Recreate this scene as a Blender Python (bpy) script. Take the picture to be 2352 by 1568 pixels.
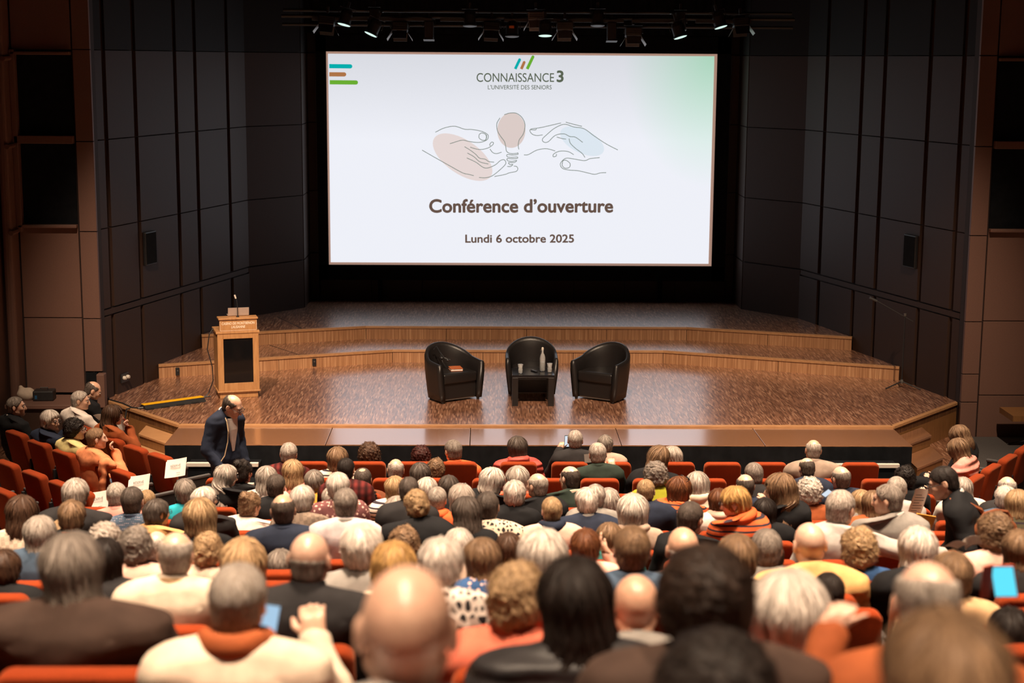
import bpy, bmesh, math, random
import numpy as np
from math import sin, cos, tan, pi, radians, atan2, sqrt
from mathutils import Vector, Matrix

# ------------------------------------------------------------------ scene, camera, world, exposure
scene = bpy.context.scene
for o in list(bpy.data.objects):
    bpy.data.objects.remove(o)
COL = scene.collection
scene.view_settings.view_transform = 'Standard'
scene.view_settings.look = 'None'
scene.view_settings.gamma = 1.0
scene.view_settings.use_curve_mapping = False
scene.view_settings.exposure = 0.0

# camera measured from the hall: hall axis is X = 0, stage ahead on +Y, floor in front of the stage z = 0
FPX, PITCH, YAW, ROLL = 3650.0, radians(10.05), radians(1.1), 0.0066
CAM = np.array([-0.75, 0.0, 5.6])
_F = np.array([sin(YAW)*cos(PITCH), cos(YAW)*cos(PITCH), -sin(PITCH)])
_R0 = np.array([cos(YAW), -sin(YAW), 0.0])
_D0 = np.cross(_F, _R0)
_R = cos(ROLL)*_R0 - sin(ROLL)*_D0
_D = sin(ROLL)*_R0 + cos(ROLL)*_D0
cam = bpy.data.cameras.new('camera')
camo = bpy.data.objects.new('camera', cam)
COL.objects.link(camo)
camo.matrix_world = Matrix(((_R[0], -_D[0], -_F[0], CAM[0]), (_R[1], -_D[1], -_F[1], CAM[1]), (_R[2], -_D[2], -_F[2], CAM[2]), (0, 0, 0, 1)))
cam.sensor_width = 36.0
cam.lens = FPX/2352*36.0
cam.clip_start = 0.05
cam.clip_end = 120
cam.dof.use_dof = True
cam.dof.focus_distance = 20.5
cam.dof.aperture_fstop = 2.0
cam.dof.aperture_blades = 9
scene.camera = camo

world = bpy.data.worlds.new('world'); scene.world = world
world.use_nodes = True
world.node_tree.nodes['Background'].inputs[0].default_value = (0.9, 0.8, 0.75, 1)
world.node_tree.nodes['Background'].inputs[1].default_value = 0.006

def area_light(name, loc, size, power, color, direction=(0, 0, -1), sizey=None, spread=180):
    l = bpy.data.lights.new(name, 'AREA'); l.energy = power; l.color = color; l.size = size
    if sizey: l.shape = 'RECTANGLE'; l.size_y = sizey
    l.spread = radians(spread)
    o = bpy.data.objects.new(name, l); COL.objects.link(o); o.location = loc
    o.rotation_euler = Vector(direction).to_track_quat('-Z', 'Y').to_euler()
    return o
def spot_light(name, loc, target, power, color, angle=40, blend=0.6, radius=0.12):
    l = bpy.data.lights.new(name, 'SPOT'); l.energy = power; l.color = color
    l.spot_size = radians(angle); l.spot_blend = blend; l.shadow_soft_size = radius
    o = bpy.data.objects.new(name, l); COL.objects.link(o); o.location = loc
    o.rotation_euler = (Vector(target)-Vector(loc)).to_track_quat('-Z', 'Y').to_euler()
    return o

WARM = (1.0, 0.755, 0.54)
# house downlights in the ceiling over the seats
HOUSE = 132.0
for yy in (1.0, 4.2, 7.4, 10.6, 13.8, 17.0):
    for xx in (-4.4, -1.5, 1.5, 4.4):
        area_light('house_downlight', (xx, yy, 10.6), 0.5, HOUSE*(0.80 if yy < 5 else 1.05), WARM, (0, 0.05, -1), spread=48)
# warm stage wash from the bridge in front of the stage
for xx, tx, e in ((-5.0, -4.3, 6400), (-2.6, -2.4, 3700), (0.0, 0.0, 3500), (2.6, 2.4, 3700), (5.0, 4.5, 4200)):
    spot_light('stage_wash', (xx, 14.5, 10.3), (tx, 22.4, 0.75), e, (1.0, 0.74, 0.52), 34, 0.9, 0.15)

# ------------------------------------------------------------------ materials
def nodes_of(name):
    m = bpy.data.materials.new(name); m.use_nodes = True
    nt = m.node_tree; b = nt.nodes['Principled BSDF']
    return m, nt, b
def N(nt, t, **kw):
    n = nt.nodes.new(t)
    for k, v in kw.items(): setattr(n, k, v)
    return n
def setin(n, **kw):
    for k, v in kw.items(): n.inputs[k.replace('_', ' ')].default_value = v
def mixc(nt, fac, a, b, mode='MIX'):
    n = nt.nodes.new('ShaderNodeMix'); n.data_type = 'RGBA'; n.blend_type = mode
    for s, val in ((0, fac), (6, a), (7, b)):
        if hasattr(val, 'is_output'): nt.links.new(val, n.inputs[s])
        elif isinstance(val, (int, float)): n.inputs[s].default_value = val
        else: n.inputs[s].default_value = (*val[:3], 1)
    return n.outputs[2]
def ramp(nt, src, stops):
    r = nt.nodes.new('ShaderNodeValToRGB')
    el = r.color_ramp.elements
    while len(el) < len(stops): el.new(0.5)
    for e, (p, c) in zip(el, stops):
        e.position = p; e.color = (*c, 1) if len(c) == 3 else c
    nt.links.new(src, r.inputs[0]); return r.outputs[0]
def bump(nt, b, src, strength=0.3, dist=0.01):
    n = nt.nodes.new('ShaderNodeBump'); n.inputs['Strength'].default_value = strength; n.inputs['Distance'].default_value = dist
    nt.links.new(src, n.inputs['Height']); nt.links.new(n.outputs[0], b.inputs['Normal'])
def coords(nt, scale=(1, 1, 1), rot=(0, 0, 0), out='Object'):
    t = nt.nodes.new('ShaderNodeTexCoord'); mp = nt.nodes.new('ShaderNodeMapping')
    mp.inputs['Scale'].default_value = scale; mp.inputs['Rotation'].default_value = rot
    nt.links.new(t.outputs[out], mp.inputs[0]); return mp.outputs[0]
def noise(nt, vec, scale, detail=3, rough=0.55):
    n = nt.nodes.new('ShaderNodeTexNoise'); n.inputs['Scale'].default_value = scale; n.inputs['Detail'].default_value = detail; n.inputs['Roughness'].default_value = rough
    if vec is not None: nt.links.new(vec, n.inputs['Vector'])
    return n.outputs[0]
MATS = {}
def plain(name, color, rough=0.6, metal=0.0, var=0.12, nscale=20, bumpy=0.0, spec=0.5, scale=(1, 1, 1), coat=0.0):
    if name in MATS: return MATS[name]
    m, nt, b = nodes_of(name)
    n = noise(nt, coords(nt, scale), nscale)
    c = ramp(nt, n, [(0.25, tuple(max(0, x*(1-var)) for x in color)), (0.75, tuple(min(1, x*(1+var)) for x in color))])
    nt.links.new(c, b.inputs['Base Color'])
    setin(b, Roughness=rough, Metallic=metal); b.inputs['Specular IOR Level'].default_value = spec; b.inputs['Coat Weight'].default_value = coat
    if bumpy: bump(nt, b, n, bumpy, 0.004)
    MATS[name] = m; return m
def emit(name, color, strength=1.0, base=(0.02, 0.02, 0.02)):
    if name in MATS: return MATS[name]
    m, nt, b = nodes_of(name)
    b.inputs['Base Color'].default_value = (*base, 1); b.inputs['Roughness'].default_value = 0.8; b.inputs['Specular IOR Level'].default_value = 0.1
    n = noise(nt, coords(nt), 400, 1)
    c = mixc(nt, 0.03, color, n, 'MULTIPLY')
    nt.links.new(c, b.inputs['Emission Color'])
    b.inputs['Emission Strength'].default_value = strength
    MATS[name] = m; return m

def mat_parquet():
    m, nt, b = nodes_of('stage_parquet')
    v = coords(nt, (1, 1, 1), (0, 0, 1.57))
    br = N(nt, 'ShaderNodeTexBrick'); nt.links.new(v, br.inputs['Vector'])
    br.offset = 0.37
    setin(br, Scale=1.0, Mortar_Size=0.0004, Brick_Width=0.16, Row_Height=0.017, Bias=0.0)
    br.inputs['Color1'].default_value = (0.0, 0, 0, 1); br.inputs['Color2'].default_value = (1, 1, 1, 1); br.inputs['Mortar'].default_value = (0.1, 0.1, 0.1, 1)
    n = noise(nt, coords(nt, (3, 1, 1)), 9, 4)
    big = noise(nt, coords(nt), 0.9, 2)
    c = ramp(nt, br.outputs[0], [(0.0, (0.16, 0.070, 0.040)), (0.45, (0.32, 0.147, 0.085)), (0.8, (0.43, 0.21, 0.125)), (1.0, (0.64, 0.36, 0.23))])
    c = mixc(nt, 0.15, c, ramp(nt, n, [(0.3, (0.45, 0.42, 0.4)), (0.7, (1.0, 1.0, 1.0))]), 'MULTIPLY')
    c = mixc(nt, 0.25, c, ramp(nt, big, [(0.35, (0.6, 0.6, 0.6)), (0.65, (1, 1, 1))]), 'MULTIPLY')
    nt.links.new(c, b.inputs['Base Color'])
    r = ramp(nt, n, [(0.3, (0.30, 0.30, 0.30)), (0.8, (0.42, 0.42, 0.42))])
    nt.links.new(r, b.inputs['Roughness'])
    b.inputs['Specular IOR Level'].default_value = 0.6; b.inputs['Coat Weight'].default_value = 1.0; b.inputs['Coat Roughness'].default_value = 0.26; b.inputs['Coat IOR'].default_value = 1.85
    bump(nt, b, br.outputs[0], 0.12, 0.002)
    return m
def mat_slats():
    m, nt, b = nodes_of('riser_slats')
    v = coords(nt, (1, 1, 0.02))
    n = noise(nt, v, 46, 2, 0.7)
    c = ramp(nt, n, [(0.3, (0.33, 0.155, 0.070)), (0.55, (0.48, 0.245, 0.118)), (0.72, (0.68, 0.40, 0.22))])
    nt.links.new(c, b.inputs['Base Color']); setin(b, Roughness=0.45)
    bump(nt, b, n, 0.2, 0.003)
    return m
def mat_wood(name, dark, light, rough=0.4, scale=(1, 8, 8), ns=6):
    if name in MATS: return MATS[name]
    m, nt, b = nodes_of(name)
    n = noise(nt, coords(nt, scale), ns, 5, 0.6)
    nt.links.new(ramp(nt, n, [(0.3, dark), (0.7, light)]), b.inputs['Base Color'])
    setin(b, Roughness=rough); bump(nt, b, n, 0.06, 0.002)
    MATS[name] = m; return m
def mat_fabric_seat():
    m, nt, b = nodes_of('seat_fabric')
    n = noise(nt, coords(nt), 260, 2)
    n2 = noise(nt, coords(nt), 7, 2)
    c = ramp(nt, n, [(0.3, (0.17, 0.022, 0.004)), (0.7, (0.27, 0.038, 0.007))])
    c = mixc(nt, 0.3, c, ramp(nt, n2, [(0.3, (0.6, 0.55, 0.5)), (0.7, (1, 1, 1))]), 'MULTIPLY')
    nt.links.new(c, b.inputs['Base Color']); setin(b, Roughness=0.95); b.inputs['Specular IOR Level'].default_value = 0.15
    b.inputs['Sheen Weight'].default_value = 0.15; b.inputs['Sheen Tint'].default_value = (1, 0.4, 0.2, 1)
    bump(nt, b, n, 0.25, 0.003)
    return m
def mat_objcolor(kind):
    """one material per cloth / hair / skin kind; the tint is the object's own colour"""
    if kind in MATS: return MATS[kind]
    m, nt, b = nodes_of(kind)
    oi = N(nt, 'ShaderNodeObjectInfo'); base = oi.outputs['Color']
    if kind == 'hair':
        at = N(nt, 'ShaderNodeAttribute'); at.attribute_name = 'flow'
        add = N(nt, 'ShaderNodeVectorMath', operation='ADD'); nt.links.new(at.outputs['Vector'], add.inputs[0])
        sc = N(nt, 'ShaderNodeVectorMath', operation='SCALE'); nt.links.new(oi.outputs['Random'], sc.inputs['Scale']); sc.inputs[0].default_value = (31, 17, 23)
        nt.links.new(sc.outputs[0], add.inputs[1])
        n1 = noise(nt, add.outputs[0], 3.2, 3, 0.65); n2 = noise(nt, add.outputs[0], 0.9, 2)
        c = mixc(nt, 1.0, base, ramp(nt, n1, [(0.28, (0.30, 0.26, 0.23)), (0.48, (0.80, 0.77, 0.74)), (0.72, (1.45, 1.42, 1.38))]), 'MULTIPLY')
        c = mixc(nt, 1.0, c, ramp(nt, n2, [(0.3, (0.62, 0.58, 0.55)), (0.62, (1.08, 1.08, 1.08))]), 'MULTIPLY')
        nt.links.new(c, b.inputs['Base Color']); setin(b, Roughness=0.55); b.inputs['Specular IOR Level'].default_value = 0.25
        bump(nt, b, n1, 0.75, 0.012)
    elif kind == 'skin':
        n = noise(nt, coords(nt), 28, 3); n2 = noise(nt, coords(nt), 9, 2)
        c = mixc(nt, 1.0, base, ramp(nt, n, [(0.3, (0.86, 0.80, 0.78)), (0.7, (1.06, 1.04, 1.03))]), 'MULTIPLY')
        c = mixc(nt, 1.0, c, ramp(nt, n2, [(0.3, (1.0, 0.9, 0.88)), (0.7, (1.0, 1.0, 1.0))]), 'MULTIPLY')
        nt.links.new(c, b.inputs['Base Color']); setin(b, Roughness=0.36); b.inputs['Specular IOR Level'].default_value = 0.5
        bump(nt, b, n, 0.08, 0.004)
    else:
        n = noise(nt, coords(nt), 240, 2); n2 = noise(nt, coords(nt), 9, 3)
        c = mixc(nt, 1.0, base, ramp(nt, n2, [(0.3, (0.72, 0.70, 0.70)), (0.7, (1.08, 1.08, 1.08))]), 'MULTIPLY')
        h = n
        if kind.startswith('cloth_stripe'):
            w = N(nt, 'ShaderNodeTexWave', bands_direction='Z'); nt.links.new(coords(nt), w.inputs[0]); setin(w, Scale=7.5, Distortion=0.6)
            w.inputs['Detail'].default_value = 0.5
            c = mixc(nt, ramp(nt, w.outputs[0], [(0.70, (0, 0, 0)), (0.78, (1, 1, 1))]), c, (0.03, 0.022, 0.03))
        elif kind == 'cloth_check':
            ck = N(nt, 'ShaderNodeTexChecker'); nt.links.new(coords(nt, (1, 1, 1), (0, 0.2, 0)), ck.inputs[0]); setin(ck, Scale=34)
            c = mixc(nt, 0.4, c, ck.outputs[0], 'MULTIPLY')
        elif kind == 'cloth_plaid':
            w = N(nt, 'ShaderNodeTexWave', bands_direction='X'); nt.links.new(coords(nt), w.inputs[0]); setin(w, Scale=5)
            w2 = N(nt, 'ShaderNodeTexWave', bands_direction='Z'); nt.links.new(coords(nt), w2.inputs[0]); setin(w2, Scale=5)
            c = mixc(nt, 0.75, c, w.outputs[0], 'MULTIPLY'); c = mixc(nt, 0.5, c, w2.outputs[0], 'MULTIPLY')
        elif kind == 'cloth_knit':
            vo = N(nt, 'ShaderNodeTexVoronoi', feature='DISTANCE_TO_EDGE'); nt.links.new(coords(nt, (1, 1, 0.55)), vo.inputs[0]); setin(vo, Scale=30)
            c = mixc(nt, ramp(nt, vo.outputs[0], [(0.14, (0, 0, 0)), (0.2, (1, 1, 1))]), c, (0.02, 0.018, 0.02)); h = vo.outputs[0]
        elif kind == 'cloth_floral':
            vo = N(nt, 'ShaderNodeTexVoronoi'); nt.links.new(coords(nt), vo.inputs[0]); setin(vo, Scale=34)
            c = mixc(nt, ramp(nt, vo.outputs[0], [(0.28, (1, 1, 1)), (0.36, (0, 0, 0))]), c, (0.62, 0.42, 0.36))
        elif kind == 'cloth_dots':
            vo = N(nt, 'ShaderNodeTexVoronoi'); nt.links.new(coords(nt), vo.inputs[0]); setin(vo, Scale=70, Randomness=0.1)
            c = mixc(nt, ramp(nt, vo.outputs[0], [(0.2, (1, 1, 1)), (0.27, (0, 0, 0))]), c, (0.45, 0.35, 0.36))
        elif kind == 'cloth_puffer':
            w = N(nt, 'ShaderNodeTexWave', bands_direction='Z', wave_profile='SIN'); nt.links.new(coords(nt), w.inputs[0]); setin(w, Scale=4.2, Distortion=1.2)
            h = w.outputs[0]
        nt.links.new(c, b.inputs['Base Color']); setin(b, Roughness=0.85 if kind != 'cloth_puffer' else 0.5); b.inputs['Specular IOR Level'].default_value = 0.2
        bump(nt, b, h, 0.2 if kind != 'cloth_puffer' else 0.8, 0.004 if kind not in ('cloth_puffer', 'cloth_knit') else 0.02)
    MATS[kind] = m; return m

M_PARQ = mat_parquet(); M_SLAT = mat_slats(); M_SEAT = mat_fabric_seat()
M_LIP = mat_wood('stage_lip_wood', (0.40, 0.20, 0.09), (0.55, 0.30, 0.14), 0.35)
M_APRON = mat_wood('apron_board', (0.24, 0.112, 0.056), (0.31, 0.15, 0.078), 0.25, (2, 6, 6), 12)
_ab = M_APRON.node_tree.nodes['Principled BSDF']; _ab.inputs['Coat Weight'].default_value = 1.0; _ab.inputs['Coat Roughness'].default_value = 0.14; _ab.inputs['Coat IOR'].default_value = 1.75
M_SIDEW = mat_wood('stage_side_wood', (0.20, 0.09, 0.03), (0.29, 0.14, 0.05), 0.45, (8, 8, 0.6))
M_LECT = mat_wood('lectern_oak', (0.42, 0.20, 0.075), (0.56, 0.30, 0.125), 0.42, (6, 6, 0.8))
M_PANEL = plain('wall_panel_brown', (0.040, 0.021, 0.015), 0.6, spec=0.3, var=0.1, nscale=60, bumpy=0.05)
M_PANEL_SHADED = plain('wall_panel_shaded', (0.012, 0.010, 0.010), 0.7, spec=0.2, var=0.1, nscale=60)  # brown panel with the dimness of the upper wall painted into its colour
M_PANELL = plain('wall_panel_tan', (0.15, 0.078, 0.058), 0.6, var=0.08, nscale=60, bumpy=0.05)
M_GROOVE = plain('wall_groove_dark', (0.022, 0.010, 0.008), 0.8)
M_BLACK = plain('black_drape', (0.008, 0.009, 0.011), 0.95, var=0.3, nscale=8, spec=0.1)
M_DARK = plain('dark_metal', (0.018, 0.018, 0.02), 0.45, var=0.2, nscale=30)
M_STEEL = plain('grey_metal', (0.20, 0.19, 0.18), 0.4, metal=0.6, var=0.1)
M_BAR = plain('rig_metal', (0.035, 0.036, 0.036), 0.5, var=0.1)
M_LEATHER = plain('black_leather', (0.014, 0.012, 0.012), 0.38, var=0.25, nscale=140, bumpy=0.15)
M_WHITE = plain('white_paint', (0.72, 0.66, 0.58), 0.6, var=0.05)
M_PAPER = plain('paper_white', (0.80, 0.74, 0.68), 0.8, var=0.04)
M_CARPET = plain('carpet_grey', (0.075, 0.068, 0.066), 0.95, var=0.45, nscale=160, bumpy=0.3)
M_TIER = plain('tier_carpet', (0.045, 0.022, 0.018), 0.95, var=0.3, nscale=120)
M_SILVER = plain('laptop_silver', (0.52, 0.44, 0.40), 0.35, metal=0.3, var=0.03)
M_INK = plain('ink_grey', (0.12, 0.10, 0.10), 0.8)

# ------------------------------------------------------------------ object helpers
def tag(o, label=None, cat=None, group=None, kind=None):
    if label: o['label'] = label
    if cat: o['category'] = cat
    if group: o['group'] = group
    if kind: o['kind'] = kind
    return o
def empty(name, loc=(0, 0, 0), rz=0.0, label=None, cat=None, group=None, kind=None):
    o = bpy.data.objects.new(name, None); COL.objects.link(o); o.location = loc; o.rotation_euler = (0, 0, rz); o.empty_display_size = 0.1
    return tag(o, label, cat, group, kind)
def link(name, me, mat=None, parent=None, loc=(0, 0, 0), rot=(0, 0, 0), smooth=False):
    o = bpy.data.objects.new(name, me); COL.objects.link(o)
    if mat is not None and not me.materials: me.materials.append(mat)
    if parent is not None: o.parent = parent
    o.location = loc; o.rotation_euler = rot
    return o
class MB:
    """collects simple shapes into one mesh"""
    def __init__(s): s.v = []; s.f = []
    def add(s, vs, fs):
        n = len(s.v); s.v += [tuple(map(float, p)) for p in vs]; s.f += [tuple(i+n for i in f) for f in fs]; return s
    def box(s, lo, hi):
        (a, b, c), (d, e, f) = lo, hi
        return s.add([(a, b, c), (d, b, c), (d, e, c), (a, e, c), (a, b, f), (d, b, f), (d, e, f), (a, e, f)],
                     [(0, 3, 2, 1), (4, 5, 6, 7), (0, 1, 5, 4), (1, 2, 6, 5), (2, 3, 7, 6), (3, 0, 4, 7)])
    def prism(s, poly, z0, z1):
        n = len(poly)
        a = sum(poly[i][0]*poly[(i+1) % n][1]-poly[(i+1) % n][0]*poly[i][1] for i in range(n))
        if a < 0: poly = poly[::-1]
        return s.add([(x, y, z0) for x, y in poly]+[(x, y, z1) for x, y in poly],
                     [tuple(range(n))[::-1], tuple(range(n, 2*n))]+[(i, (i+1) % n, n+(i+1) % n, n+i) for i in range(n)])
    def slab(s, p0, p1, z0, z1, t0, t1):
        """vertical slab along p0-p1 (plan), between offsets t0..t1 to the left of the direction"""
        d = Vector((p1[0]-p0[0], p1[1]-p0[1])).normalized(); nx, ny = -d.y, d.x
        return s.prism([(p0[0]+nx*t0, p0[1]+ny*t0), (p1[0]+nx*t0, p1[1]+ny*t0), (p1[0]+nx*t1, p1[1]+ny*t1), (p0[0]+nx*t1, p0[1]+ny*t1)], z0, z1)
    def tube(s, pts, r, seg=8, cap=True, r1=None):
        pts = [Vector(p) for p in pts]; n = len(pts); rings = []
        up = Vector((0, 0, 1))
        for i, p in enumerate(pts):
            d = (pts[min(i+1, n-1)]-pts[max(i-1, 0)]).normalized()
            a = d.cross(up)
            if a.length < 1e-3: a = d.cross(Vector((1, 0, 0)))
            a.normalize(); b = d.cross(a)
            rr = r if r1 is None else r+(r1-r)*i/max(1, n-1)
            rings.append([p+a*rr*cos(2*pi*k/seg)+b*rr*sin(2*pi*k/seg) for k in range(seg)])
        vs = [q for g in rings for q in g]
        fs = [(i*seg+k, i*seg+(k+1) % seg, (i+1)*seg+(k+1) % seg, (i+1)*seg+k) for i in range(n-1) for k in range(seg)]
        if cap: fs += [tuple(range(seg))[::-1], tuple((n-1)*seg+k for k in range(seg))]
        return s.add(vs, fs)
    def lathe(s, prof, seg=20, c=(0, 0, 0)):
        n = len(prof)
        vs = [(c[0]+r*cos(2*pi*k/seg), c[1]+r*sin(2*pi*k/seg), c[2]+z) for r, z in prof for k in range(seg)]
        fs = [(i*seg+k, i*seg+(k+1) % seg, (i+1)*seg+(k+1) % seg, (i+1)*seg+k) for i in range(n-1) for k in range(seg)]
        fs += [tuple(range(seg))[::-1], tuple((n-1)*seg+k for k in range(seg))]
        return s.add(vs, fs)
    def mesh(s, name, bevel=0.0, segs=2, smooth=False):
        me = bpy.data.meshes.new(name)
        me.from_pydata(s.v, [], s.f)
        if bevel:
            bm = bmesh.new(); bm.from_mesh(me)
            bmesh.ops.recalc_face_normals(bm, faces=bm.faces)
            es = [e for e in bm.edges if len(e.link_faces) == 2 and e.calc_face_angle(0) > 0.6]
            bmesh.ops.bevel(bm, geom=es, offset=bevel, segments=segs, affect='EDGES', profile=0.5, clamp_overlap=True)
            bm.to_mesh(me); bm.free()
        else:
            bm = bmesh.new(); bm.from_mesh(me); bmesh.ops.recalc_face_normals(bm, faces=bm.faces); bm.to_mesh(me); bm.free()
        if smooth:
            me.polygons.foreach_set('use_smooth', [True]*len(me.polygons))
        return me
    def build(s, name, mat, parent=None, loc=(0, 0, 0), rot=(0, 0, 0), bevel=0.0, segs=2, smooth=False):
        return link(name, s.mesh(name, bevel, segs, smooth), mat, parent, loc, rot)
def structure(name, mb, mat, **kw):
    return tag(mb.build(name, mat, **kw), kind='structure')
def text_mesh(name, s, size, mat, parent, width=None, fat=0.0, align='CENTER', space=1.0, shear=0.0):
    c = bpy.data.curves.new(name, 'FONT'); c.body = s; c.size = size; c.align_x = align; c.align_y = 'CENTER'; c.space_character = space; c.shear = shear
    o = bpy.data.objects.new(name, c); COL.objects.link(o)
    dg = bpy.context.evaluated_depsgraph_get()
    me = bpy.data.meshes.new_from_object(o.evaluated_get(dg)); bpy.data.objects.remove(o)
    me.materials.clear(); me.materials.append(mat)
    xs = [v.co.x for v in me.vertices]; w = max(xs)-min(xs)
    if width:
        cx = (max(xs)+min(xs))/2
        for v in me.vertices: v.co.x = (v.co.x-cx)*width/w
    if fat:                                  # heavier strokes: copies of the outline shifted by a hair
        vs = [v.co.copy() for v in me.vertices]; fs_ = [tuple(p.vertices) for p in me.polygons]; n = len(vs); V = []; F_ = []
        for i, (dx, dy) in enumerate(((0, 0), (fat, 0), (-fat, 0), (0, fat), (0, -fat), (fat*.7, fat*.7), (-fat*.7, fat*.7), (fat*.7, -fat*.7), (-fat*.7, -fat*.7))):
            V += [(p.x+dx, p.y+dy, p.z+i*1e-5) for p in vs]; F_ += [tuple(k+i*n for k in f) for f in fs_]
        me = bpy.data.meshes.new(name); me.from_pydata(V, [], F_); me.materials.append(mat)
    t = bpy.data.objects.new(name, me); COL.objects.link(t); t.parent = parent
    return t
# ------------------------------------------------------------------ the room
ZS, Z1, Z2 = 0.75, 0.96, 1.18                 # stage floor, first step, second step
ROWY = [17.15-0.80*k for k in range(20)]           # seat rows, counted from the stage
FZ = 0.28                                          # hall floor before the stage
SEATTOP = [1.194, 1.219, 1.27, 1.354, 1.466, 1.606, 1.765, 1.938, 2.122, 2.309, 2.503, 2.699, 2.9, 3.105, 3.318, 3.54, 3.78, 4.03, 4.30, 4.58]
TIER = [s-0.90 for s in SEATTOP]
TIER[0] = TIER[1] = FZ

def wall_x(y): return -6.2+(y-22.49)*0.2849
# stage: main floor, two stepped platforms, apron
main = [(-4.82, 20.88), (4.82, 20.88), (6.2, 22.49), (wall_x(25.6)*-1, 25.6), (wall_x(25.6), 25.6), (-6.2, 22.49)]
fs = structure('floor_stage', MB().prism(main, 0.62, ZS), M_PARQ)
edge = MB()
front = [(-6.2, 22.49), (-4.82, 20.88), (4.82, 20.88), (6.2, 22.49)]
def lip(parent, pts, z, name='edge_lip'):
    for p, q in zip(pts[:-1], pts[1:]):
        MB().slab(p, q, z-0.035, z+0.006, -0.02, 0.05).build(name, M_LIP, parent, bevel=0.004)
lip(fs, front, ZS)
for p, q in zip(front[:-1], front[1:]):
    MB().slab(p, q, FZ, ZS-0.035, 0.0, 0.04).build('side_board', M_SIDEW, fs)
MB().prism([(-4.7, 20.95), (4.7, 20.95), (6.0, 22.49), (5.3, 25.5), (-5.3, 25.5), (-6.0, 22.49)], FZ, 0.62).build('stage_core', M_BLACK, fs)
def platform(name, pts, zlo, zhi, yback, panels):
    back = [(-wall_x(yback), yback), (wall_x(yback), yback)]
    o = structure(name, MB().prism(pts+back, zhi-0.04, zhi), M_PARQ)
    lip(o, pts, zhi)
    for i, (p, q) in enumerate(zip(pts[:-1], pts[1:])):
        n = panels[i]
        for k in range(n):
            a = (p[0]+(q[0]-p[0])*k/n, p[1]+(q[1]-p[1])*k/n); b = (p[0]+(q[0]-p[0])*(k+1)/n, p[1]+(q[1]-p[1])*(k+1)/n)
            g = 0.004/max(0.1, math.dist(a, b))
            a2 = (a[0]+(b[0]-a[0])*g, a[1]+(b[1]-a[1])*g); b2 = (b[0]-(b[0]-a[0])*g, b[1]-(b[1]-a[1])*g)
            MB().slab(a2, b2, zlo, zhi-0.035, 0.0, 0.03).build('riser_panel', M_SLAT, o)
    return o
st1 = platform('floor_lower_step', [(-5.71, 24.03), (-2.2, 25.37), (2.2, 25.37), (5.71, 24.03)], ZS, Z1, 27.2, (2, 3, 2))
st2 = platform('floor_upper_step', [(-5.29, 25.45), (-2.7, 26.36), (2.7, 26.36), (5.29, 25.45)], Z1, Z2, 29.3, (2, 4, 2))
for (p0, p1, z) in (((-3.62, 24.85), (-4.25, 25.78), Z1), ((-3.7, 26.0), (-4.3, 27.3), Z2)):      # floor joint lines in the platforms
    MB().slab(p0, p1, z, z+0.0015, -0.008, 0.008).build('floor_joint', M_GROOVE, st1 if z == Z1 else st2)
# apron in front: boards with open seams
ap = structure('floor_apron', MB().box((-4.8, 19.87, 0.60), (4.8, 20.83, 0.66)), M_BLACK)
cuts = [-4.81, -2.75, -0.9, 1.05, 2.9, 4.81]
for a, b in zip(cuts[:-1], cuts[1:]):
    MB().box((a+0.004, 19.85, 0.662), (b-0.004, 20.856, 0.732)).build('apron_board', M_APRON, ap, bevel=0.004)
MB().box((-4.79, 19.87, FZ), (4.79, 20.85, 0.6)).build('apron_core', M_BLACK, ap)
# black pleated skirt hung from the apron edge
sk = MB(); n = 420
xs = np.linspace(-4.8, 4.8, n); wob = 0.014*np.sin(xs*19)+0.008*np.sin(xs*47+1)
vs = [(x, 19.835+w*0.3, 0.72) for x, w in zip(xs, wob)]+[(x, 19.835+w, FZ+0.01) for x, w in zip(xs, wob)]
vs += [(x, y+0.008, z) for x, y, z in vs]
fsk = [(i, i+1, n+i+1, n+i) for i in range(n-1)]+[(2*n+i+1, 2*n+i, 3*n+i, 3*n+i+1) for i in range(n-1)]
tag(sk.add(vs, fsk).build('stage_skirt', M_BLACK, smooth=True), 'black fabric skirt hanging below the front edge of the stage', 'curtain')
# black steps with white nosings in front of the skirt
for x0, x1, lab in ((3.66, 4.55, 'black two-step unit with white edges below the right end of the stage'), (-4.46, -3.56, 'black two-step unit with white edges below the left end of the stage')):
    r = empty('black_steps', ((x0+x1)/2, 19.4, FZ), 0, lab, 'steps'); h = (x1-x0)/2
    MB().box((-h, 0.08, 0), (h, 0.40, 0.27)).build('upper_step', M_BLACK, r, bevel=0.004); MB().box((-h, -0.33, 0), (h, 0.08, 0.12)).build('lower_step', M_BLACK, r, bevel=0.004)
    MB().box((-h, 0.065, 0.255), (h, 0.125, 0.305)).build('white_nosing', M_WHITE, r, bevel=0.004); MB().box((-h, -0.345, 0.105), (h, -0.285, 0.15)).build('white_nosing', M_WHITE, r, bevel=0.004)
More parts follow.
